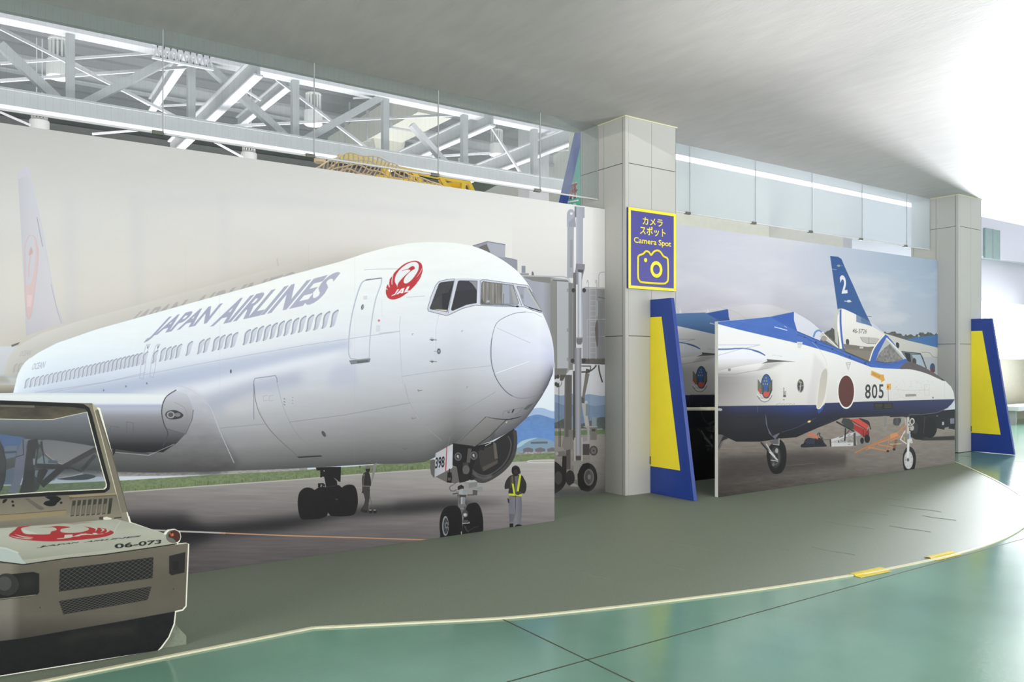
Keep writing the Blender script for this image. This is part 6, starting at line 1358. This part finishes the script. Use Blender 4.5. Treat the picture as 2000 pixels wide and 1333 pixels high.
XA, XB2 = C1[1] + 0.004, C2[0] - 0.004
q2 = Print(T_MUR, XA, XB2, 0.0, 3.166, 260)
f_sky(q2); f_back_things(q2)
q2.fill([A1((130, 560), (340, 520), (560, 480), (720, 470), (870, 480), (1000, 530), (1060, 600), (440, 640))], (222, 222, 222), .55, blur=2)
q2.line(A1(*spl([(320, 545), (560, 492), (720, 472), (870, 482), (1000, 530)], False)), .8, (196, 198, 204), .8); q2.line(A1(*spl([(1020, 540), (1180, 500), (1280, 492), (1390, 500)], False)), .8, (190, 194, 200), .7)
for x in (118, 342): q2.fill([A1((x - 8, 550), (x, 510), (x + 8, 530), (x + 14, 555))], (226, 226, 226))
f_ramp(q2)
pa, pb_ = PL(1497, 757, T_FRONT), PL(1370, 739.5, T_MUR)
q2.setmap(T_FRONT, pb_.x - pa.x, pb_.z - pa.z)
f_jet(q2, True); f_gear(q2)
q2.setmap(T_MUR, 0, 0)
f_back_things(q2)
q2.fill([A1((-60, 560), (320, 545), (440, 612), (440, 720), (420, 722), (100, 655), (-60, 640))], (86, 124, 172)); q2.line(A1((360, 630), (415, 645)), 1.4, (226, 228, 232))
q2.fill([A3((-60, 160), (-60, 1400), (300, 1400), (300, 160))], (14, 14, 16), .45)  # darkened strip: shade between pillar fin and jet cutout put into the print
b2 = board('mural_board', [[Vector((XA, 0, 0.0)), Vector((XB2, 0, 0.0)), Vector((XB2, 0, 3.166)), Vector((XA, 0, 3.166))]], q2, 'jet_print_back', 0.03, m_edge)
tag(b2, 'printed sky board behind the blue and white jet, showing a blue tail fin marked 2', 'mural')

FX0, FX1 = PL(1402.5, 900, T_FRONT).x, PL(1865, 900, T_FRONT).x
q1 = Print(T_FRONT, FX0, FX1, 0.0, 2.0, 320)
f_sky(q1); f_back_things(q1); f_ramp(q1); f_jet(q1); f_gear(q1)
outj = [PL(1402.5, 628.5, T_FRONT)] + [PL(a, b, T_FRONT) for a, b in A1((850, 580), (1040, 540)) + A2((0, 560), (100, 620), (170, 682), (200, 700), (260, 750), (322, 812), (314, 640), (318, 570), (335, 525), (352, 512), (378, 520), (440, 548), (560, 610), (640, 665), (700, 718), (735, 745), (885, 935), (1000, 980), (1100, 1035), (1190, 1100), (1240, 1150), (1262, 1200), (1267, 1250))]
outj += [Vector((FX1, 0, PL(1865, 790, T_FRONT).z)), Vector((FX1, 0, 0)), Vector((FX0, 0, 0))]
b1 = board('jet_cutout', [outj], q1, 'jet_print', 0.045, m_edge)
tag(b1, 'printed board cut along the outline of a blue and white jet numbered 805', 'cutout')
st_ = MB().tube([(FX0 + .12, T_FRONT + .047, PL(1402, 800, T_FRONT).z), (FX0 + .02, T_MUR - .02, PL(1345, 797, T_MUR).z)], .02, 10).obj('support_strut', m_trim)
tag(st_, 'white round strut bracing the left edge of the jet cutout to the wall', 'strut')
# ------------------------------------------------------------------ print 3: the tow tractor
T_TUG = 4.40
tug_out = [(-110, 785), (0, 781)] + Z1((0, 52), (380, 66), (420, 66), (437, 82), (455, 88), (595, 607), (690, 640), (745, 658), (765, 642), (795, 638), (818, 650), (823, 672), (818, 692), (806, 705), (848, 702), (860, 706), (848, 990), (832, 1008), (800, 1016), (795, 1070), (770, 1130), (735, 1180), (722, 1197)) + [(150, 1298), (-110, 1340)]
hole = B8((-600, 372), (0, 370), (430, 378), (565, 372), (905, 297), (1000, 660), (1070, 920), (1108, 1050), (1105, 1080), (1085, 1098), (500, 1125), (0, 1160), (-600, 1190))
tz = [PL(a, b, T_TUG).z for a, b in tug_out]
tx0 = PL(-110, 900, T_TUG).x; tx1 = PL(371, 900, T_TUG).x
pt = Print(T_TUG, tx0 - .05, tx1 + .02, 0.0, 1.4, 640)
pt.fill([(-600, 600), (600, 600), (600, 1400), (-600, 1400)], (228, 228, 212))
ins = lambda pts: pts
body_c = (112, 108, 96)
full = [(-110, 787), (0, 783)] + Z1((0, 58), (380, 72), (415, 72), (432, 90), (448, 98), (588, 612), (690, 648), (750, 668), (800, 712), (842, 712), (853, 712), (842, 985), (828, 1002), (793, 1010), (788, 1068), (764, 1128), (728, 1176), (715, 1190)) + [(150, 1296), (-110, 1338)]
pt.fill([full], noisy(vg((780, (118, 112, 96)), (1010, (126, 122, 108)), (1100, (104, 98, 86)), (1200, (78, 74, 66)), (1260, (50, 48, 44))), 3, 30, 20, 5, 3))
# cab roof rail and window frame
pt.fill([B8((-600, 162), (0, 165), (440, 180), (900, 205), (960, 208), (1010, 245), (1010, 300), (1200, 1120), (1200, 1145), (-600, 1230))], (120, 115, 98))
pt.fill([B8(*([(-600, 172), (0, 175), (400, 190), (800, 205), (870, 212), (930, 250), (960, 330), (1060, 720), (1145, 1040), (1140, 1100), (1090, 1135), (700, 1160), (0, 1200), (-600, 1225)]))], (20, 22, 22))
pt.fill([B8((-600, 225), (0, 215), (360, 228), (720, 240), (890, 262), (910, 296), (565, 370), (430, 376), (0, 368), (-600, 370))], noisy(vg((792, (62, 60, 50)), (818, (88, 82, 68)), (830, (52, 50, 44))), 10, 12, 4, 8)); pt.fill([B8((170, 330), (360, 250), (560, 360), (-100, 365))], (44, 42, 38), .5, blur=3)
pt.fill([B8((0, 222), (360, 225), (360, 250), (0, 240))], (118, 116, 106), .6)
pt.fill([B8((-600, 155), (0, 160), (350, 168), (640, 180), (960, 200), (960, 212), (640, 195), (0, 176), (-600, 170))], (60, 56, 48))
# right window post
pt.fill([B8((975, 240), (1015, 265), (1060, 420), (1120, 600), (1250, 1000), (1340, 1333), (1270, 1345), (1215, 1150), (1100, 720))], (112, 106, 92)); pt.line(B8((970, 235), (1060, 560), (1210, 1140), (1270, 1400)), 1.6, (196, 192, 168)); pt.line(B8((1015, 270), (1180, 780), (1345, 1380)), 2, (84, 78, 66)); pt.fill([B8((960, 208), (1000, 215), (1015, 262), (985, 285))], (168, 164, 140)); pt.line(B8((1045, 250), (1200, 760), (1345, 1333)) + Z1((595, 607)), 2.0, (226, 226, 206))
pt.line(hole + hole[:1], 2.0, (214, 214, 190)); pt.line(B8((-600, 1190), (0, 1158), (500, 1123), (1085, 1096), (1108, 1070)), 2.4, (226, 226, 200))
# scuttle with holes and louvre
pt.fill([C6_((-600, 260), (0, 245), (560, 212), (1160, 190), (1228, 188), (1300, 470), (1050, 440), (1000, 480), (0, 545), (-600, 590))], noisy(vg((970, (104, 98, 88)), (1010, (124, 118, 102)), (1030, (104, 100, 88))), 3, 20, 10, 6)); pt.fill([C6_((-600, 440), (0, 412), (700, 362), (690, 410), (600, 425), (0, 480), (-600, 510))], (134, 122, 92)); pt.line(C6_((-600, 440), (0, 412), (200, 400), (700, 362)), .9, (70, 60, 42)); pt.line(C6_((730, 218), (1228, 190)), 3.4, (142, 128, 98)); pt.fill([C6_((728, 222), (765, 222), (765, 250), (735, 258))], (100, 88, 66)); pt.line(C6_((730, 236), (760, 234), (1228, 205)), 1.0, (78, 66, 46))
pt.fill([C6_((255, 238), (300, 238), (470, 345), (440, 362), (400, 350))], (92, 86, 78)); pt.fill([C6_(*spl([(470, 220), (590, 212), (620, 225), (648, 245), (600, 290), (580, 315), (520, 322), (460, 300), (480, 270), (530, 255)], True, 2))], (20, 22, 22)); pt.fill([C6_(*spl([(25, 280), (40, 250), (75, 245), (70, 265), (40, 290)], True, 2))], (26, 26, 26))
for x, y in ((132, 273), (140, 314), (645, 284)): pt.fill([ell(*C6_((x, y))[0], 2.4, 2.3)], (18, 20, 20))
for k in range(8):
    x = 765 + k * 55.5; y = 262 - k * 3.6
    pt.fill([C6_((x, y), (x + 36, y - 2), (x + 14 - (k == 7) * 0, y + 160 - k * .5), (x - 20, y + 165))], (52, 52, 44)); pt.fill([C6_((x - 2, y + 60), (x + 26, y + 50), (x + 13, y + 152), (x - 18, y + 158))], (100, 96, 84) if k < 7 else (46, 46, 42)); pt.line(C6_((x - 22, y + 166), (x + 14, y + 160)), 1, (50, 48, 40))
pt.fill([C6_((1045, 435), (1090, 430), (1090, 465), (1050, 462))], (60, 56, 44)); pt.fill([C6_((1088, 440), (1125, 432), (1180, 448), (1210, 462), (1205, 478), (1150, 472), (1090, 462))], (206, 204, 186)); pt.fill([C6_((1175, 455), (1198, 452), (1200, 474), (1185, 475))], (110, 92, 70)); pt.line(C6_((1205, 448), (1282, 438)), 2, (40, 42, 36))
# bonnet
bon = C6_((-600, 610), (0, 555), (600, 510), (1000, 475), (1230, 455), (1300, 475), (1380, 497), (1735, 612), (1800, 645), (1868, 712), (1600, 752), (1100, 825), (700, 865), (290, 925), (230, 935), (0, 905), (-600, 830))
pt.fill([bon], noisy(lambda U, V: vg((1012, (150, 152, 138)), (1040, (164, 166, 152)), (1075, (154, 156, 142)), (1100, (140, 142, 130)))(U, V), 4, 40, 10, 9, 3))
pt.fill([C6_((-600, 790), (0, 765), (60, 770), (190, 820), (240, 890), (280, 925), (230, 932), (0, 902), (-600, 830))], (166, 176, 170)); pt.fill([C6_((-600, 775), (0, 750), (70, 760), (200, 808), (190, 822), (60, 775), (0, 768), (-600, 790))], (186, 194, 188), .8); pt.fill([C6_((240, 890), (600, 845), (1100, 790), (1600, 735), (1850, 695), (1868, 712), (1100, 825), (290, 925))], (174, 172, 156), .5)
pt.line(C6_((-600, 838), (0, 908), (250, 938), (700, 872), (1100, 832), (1600, 760), (1868, 718)), 1.8, (22, 24, 22)); pt.fill([C6_((640, 500), (900, 488), (1000, 490), (850, 505), (780, 515))], (128, 110, 98), .6); pt.line(C6_((1275, 475), (1230, 540), (1200, 600)), 1.6, (178, 182, 166), .7)
# red crane mark lying on the bonnet
rd_ = (150, 44, 46); L_ = (168, 170, 158)
pt.fill([C6_(*spl([(95, 625), (120, 600), (160, 570), (200, 538), (330, 528), (230, 550), (228, 580), (260, 612), (340, 618), (470, 620), (530, 612), (540, 590), (600, 570), (570, 545), (500, 545), (420, 552), (520, 540), (600, 530), (700, 535), (740, 545), (650, 560), (640, 590), (700, 603), (800, 602), (880, 590), (935, 570), (930, 550), (880, 535), (980, 548), (1080, 552), (1140, 568), (1195, 590), (1190, 612), (1120, 640), (1000, 660), (800, 680), (620, 690), (500, 692), (350, 685), (200, 668), (110, 645)], True, 3))], rd_)
for a in ([(100, 630), (200, 650), (340, 662), (300, 670), (180, 655)], [(150, 615), (260, 640), (360, 650), (250, 650)], [(960, 545), (1010, 562), (1000, 590), (1030, 560), (1010, 545)], [(1060, 555), (1080, 575), (1060, 600), (1105, 570), (1080, 556)], [(1120, 562), (1130, 585), (1105, 605), (1160, 580)]): pt.fill([C6_(*spl(a, True, 3))], L_)
pt.fill([C6_((235, 560), (330, 590), (400, 612), (300, 618), (250, 600))], (176, 178, 168)); pt.fill([C6_((340, 625), (560, 620), (600, 680), (500, 688), (420, 660))], (158, 40, 46), .8)
pt.text('JAL', C6_((590, 672), (1105, 618), (1070, 598), (610, 628)), (176, 174, 166), bold=.05)
pt.text('JAPAN', C6_((380, 765), (810, 712), (835, 698), (420, 742)), (34, 34, 36), bold=.04); pt.text('AIRLINES', C6_((880, 706), (1470, 645), (1500, 628), (920, 690)), (44, 44, 44), bold=.03)
pt.text('06-073', C6_((1215, 770), (1695, 718), (1710, 672), (1205, 720)), (34, 34, 32), bold=.025)
# side repeater lamp
pt.fill([ell(*C6_((1830, 640))[0], 14.5, 13)], (100, 100, 92)); pt.fill([C6_(*spl([(1775, 640), (1800, 590), (1850, 575), (1895, 610), (1900, 660), (1868, 700), (1830, 665)], True, 3))], (66, 38, 30)); pt.line(C6_((1790, 600), (1815, 640)), 2.4, (156, 74, 50)); pt.fill([ell(*C6_((1822, 622))[0], 2.2, 3)], (196, 96, 60)); pt.line(Z1((745, 662), (765, 642), (795, 638), (818, 650), (823, 672), (818, 692), (806, 705), (848, 702), (860, 706)), 2.2, (222, 222, 206))
# front face: grilles, lamp recess, reflector
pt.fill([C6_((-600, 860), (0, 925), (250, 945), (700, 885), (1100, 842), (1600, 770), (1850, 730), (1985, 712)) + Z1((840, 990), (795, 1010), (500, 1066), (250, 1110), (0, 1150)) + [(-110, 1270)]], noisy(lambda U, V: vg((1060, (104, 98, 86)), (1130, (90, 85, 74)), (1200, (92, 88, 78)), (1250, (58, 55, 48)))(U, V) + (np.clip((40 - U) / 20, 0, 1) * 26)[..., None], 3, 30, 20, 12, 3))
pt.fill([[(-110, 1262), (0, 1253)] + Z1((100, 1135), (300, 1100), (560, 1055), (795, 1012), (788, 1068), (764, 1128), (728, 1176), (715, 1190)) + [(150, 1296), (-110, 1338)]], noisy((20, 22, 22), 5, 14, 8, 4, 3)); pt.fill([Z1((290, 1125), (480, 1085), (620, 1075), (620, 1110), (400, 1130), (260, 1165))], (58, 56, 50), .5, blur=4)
def grille(q):
    pt.fill([q], (24, 26, 26)); (x0, y0), (x1, y1), (x2, y2), (x3, y3) = q
    for k in range(-6, 26):
        for sgn in (0, 1):
            a = k / 16.0; b = a + (.34 if sgn else -.34) * 1.0
            if b < 0 or b > 1 or a < 0 or a > 1: 
                aa, bb = min(max(a, 0), 1), min(max(b, 0), 1)
                if aa == bb: continue
                fa = (aa - a) / (b - a); fb = (bb - a) / (b - a)
            else: aa, bb, fa, fb = a, b, 0, 1
            T0 = (x3 + (x2 - x3) * aa, y3 + (y2 - y3) * aa); B0 = (x0 + (x1 - x0) * aa, y0 + (y1 - y0) * aa); T1 = (x3 + (x2 - x3) * bb, y3 + (y2 - y3) * bb); B1 = (x0 + (x1 - x0) * bb, y0 + (y1 - y0) * bb)
            P0 = (T0[0] + (B0[0] - T0[0]) * fa, T0[1] + (B0[1] - T0[1]) * fa); P1 = (T1[0] + (B1[0] - T1[0]) * fb, T1[1] + (B1[1] - T1[1]) * fb)
            pt.line([P0, P1], .7, (108, 104, 92), .8)
grille(Z1((268, 922), (693, 860), (697, 765), (272, 820))); grille(Z1((288, 1026), (670, 960), (688, 898), (268, 965)))
pt.fill([Z1((768, 760), (842, 742), (838, 835), (780, 848), (768, 840))], (34, 34, 32)); pt.fill([Z1((785, 785), (812, 780), (810, 820), (786, 824))], (26, 26, 26)); pt.fill([ell(*Z1((788, 910))[0], 1.2, 1.6)], (60, 58, 52)); pt.fill([ell(*Z1((182, 995))[0], 1, 1.6)], (50, 48, 44))
pt.fill([Z1((-200, 850), (0, 848), (150, 832), (178, 840), (178, 925), (165, 940), (0, 960), (-200, 980))], (24, 26, 24)); pt.fill([ell(*Z1((30, 890))[0], 24, 22)], (44, 46, 44)); pt.fill([ell(*Z1((20, 885))[0], 14, 14)], (66, 68, 64)); pt.line(Z1((-200, 980), (0, 956), (165, 937)), 1.6, (132, 130, 112)); pt.fill([Z1((90, 860), (150, 850), (165, 900), (100, 910))], (60, 58, 52), .5, blur=5)
pt.line(Z1((860, 706), (848, 990), (832, 1008), (800, 1016), (795, 1070), (770, 1130), (735, 1180), (722, 1197)), 2.6, (222, 222, 206))
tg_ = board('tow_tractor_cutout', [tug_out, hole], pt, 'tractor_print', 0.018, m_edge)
tag(tg_, 'printed cutout of a cream airport tow tractor numbered 06-073 with an open windscreen', 'cutout')
m_scr = glassmat('windscreen_film', 0.02, (0.80, 0.82, 0.84), False, 0.05, 0.05)
hz = MB(); hq = [PL(a, b, T_TUG + 0.02) for a, b in hole]
ho = hz.prism([Vector((v.x, T_TUG + .0195, v.z)) for v in hq], (0, .002, 0)).obj('windscreen', m_scr, tg_)
fa = PL(309, 1275, T_TUG)
fq = FL(364, 1262)
ft = MB().prism([(fa.x - .03, T_TUG + .0185, .007), (fa.x - .03, T_TUG + .0185, .21), (fa.x + .02, T_TUG + .03, .21), (fq.x, fq.y, .05), (fq.x, fq.y, .007)], (0, .03, 0))
ft.obj('support_foot', m_carp, tg_)

# ------------------------------------------------------------------ blue fins with yellow panels
def fin(x, label):
    th = .05
    y0 = T_COL - .001; yb, yt = T_FRONT - .015, 6.18
    H = 2.19
    r = empty('fin_board', (x, (y0 + yb) / 2, 0), label, 'fin', 'blue and yellow fins on the pillars')
    MB().prism([(x, y0, .007), (x, y0, H), (x, yt, H), (x, yb, .007)], (th, 0, 0)).obj('board', m_blue, r, bevel=.003)
    y1t, y1b = y0 - .175, y0 - .455
    MB().prism([(x, y0 - .001, .31), (x, y0 - .001, 1.99), (x, y1t, 1.99), (x, y1b, .31)], (-.003, 0, 0)).obj('yellow_panel', m_yelsign, r)
    MB().box(x - .012, x - .001, y0 - .012, y0 - .001, .33, .42).obj('hinge', m_bracket, r)
xf1 = PL(1270, 0, T_COL).x
fin(xf1, 'blue fin with a yellow panel on the pillar with the Camera Spot sign')
fin(PL(1896.5, 0, T_COL).x, 'blue fin with a yellow panel on the far right pillar')

# ------------------------------------------------------------------ Camera Spot sign
m_sb = mat('sign_blue', (70, 68, 150), rough=0.35, var=0.02)
sx0, sx1 = PL(1227.5, 0, T_COL - .03).x, PL(1319.5, 0, T_COL - .03).x
sz1, sz0 = 3.195, 2.30
ys = T_COL - .03
sg = empty('camera_spot_sign', ((sx0 + sx1) / 2, ys, sz0), 'blue sign with yellow border reading Camera Spot, with a camera drawing', 'sign')
MB().box(sx0, sx1, ys, T_COL - .0015, sz0, sz1).obj('board', m_sb, sg)
bw_ = .032
MB().box(sx0 - .002, sx1 + .002, ys - .004, ys - .0005, sz0, sz0 + bw_).box(sx0 - .002, sx1 + .002, ys - .004, ys - .0005, sz1 - bw_, sz1).box(sx0 - .002, sx0 + bw_, ys - .004, ys - .0005, sz0 + bw_, sz1 - bw_).box(sx1 - bw_, sx1 + .002, ys - .004, ys - .0005, sz0 + bw_, sz1 - bw_).obj('border', m_yelsign, sg)
def S7(x, y):
    q = PL(x / 3.92 + 1030, y / 3.92 + 380, ys); return (q.x, q.z)
def word(body, x0, x1, zt, zb, bold, name):
    T, w, h, a0, b0 = glyphs(body, bold, 1.0)
    m = MB(); seen = {}
    for tri in T:
        vs = []
        for x, y in tri:
            k = (round(float(x), 5), round(float(y), 5))
            if k not in seen: seen[k] = m.bm.verts.new((x0 + (x - a0) / w * (x1 - x0), ys - .002, zb + (y - b0) / h * (zt - zb)))
            vs.append(seen[k])
        if len(set(vs)) == 3:
            try: m.bm.faces.new(vs)
            except ValueError: pass
    o = m.obj(name, m_yelsign, sg); so = o.modifiers.new('s', 'SOLIDIFY'); so.thickness = .0015
    for f in o.data.polygons: pass
    return o
a, b = S7(880, 170), S7(1035, 248); word('カメラ', a[0], b[0], S7(957, 182)[1], S7(957, 240)[1], .012, 'lettering')
a, b = S7(860, 245), S7(1057, 325); word('スポット', a[0], b[0], S7(957, 250)[1], S7(957, 318)[1], .012, 'lettering')
a, b = S7(815, 330), S7(1099, 405); word('Camera Spot', a[0], b[0], S7(957, 342)[1], S7(957, 398)[1], .012, 'lettering')
ic = spl([(845, 500), (850, 470), (885, 455), (905, 435), (930, 445), (945, 465), (965, 440), (990, 430), (1015, 440), (1040, 475), (1068, 490), (1074, 530), (1074, 650), (1060, 675), (1030, 684), (880, 674), (855, 660), (845, 630)], True, 4)
icp = [S7(*q) for q in ic] ; icp = [Vector((x, ys - .002, z)) for x, z in icp]
m = MB()
for i in range(len(icp)):
    m.bar(icp[i], icp[(i + 1) % len(icp)] , .003, .022, up=(0, 0, 1)) if False else m.tube([icp[i], icp[(i + 1) % len(icp)]], .0125, 6)
o = m.obj('camera_outline', m_yelsign, sg); o.scale = (1, 1, 1)
def disc(cx, cy, r0, r1, name):
    x, z = S7(cx, cy); m = MB(); n = 32
    o_ = [m.bm.verts.new((x + r1 * math.cos(k * math.tau / n), ys - .003, z + r1 * 1.0 * math.sin(k * math.tau / n))) for k in range(n)]
    if r0:
        i_ = [m.bm.verts.new((x + r0 * math.cos(k * math.tau / n), ys - .003, z + r0 * math.sin(k * math.tau / n))) for k in range(n)]
        for k in range(n): m.bm.faces.new((o_[k], o_[(k + 1) % n], i_[(k + 1) % n], i_[k]))
    else: m.bm.faces.new(o_)
    o = m.obj(name, m_yelsign, sg); so = o.modifiers.new('s', 'SOLIDIFY'); so.thickness = .0015
disc(986, 575, .054, .094, 'lens_ring'); disc(904, 503, 0, .024, 'shutter_dot')
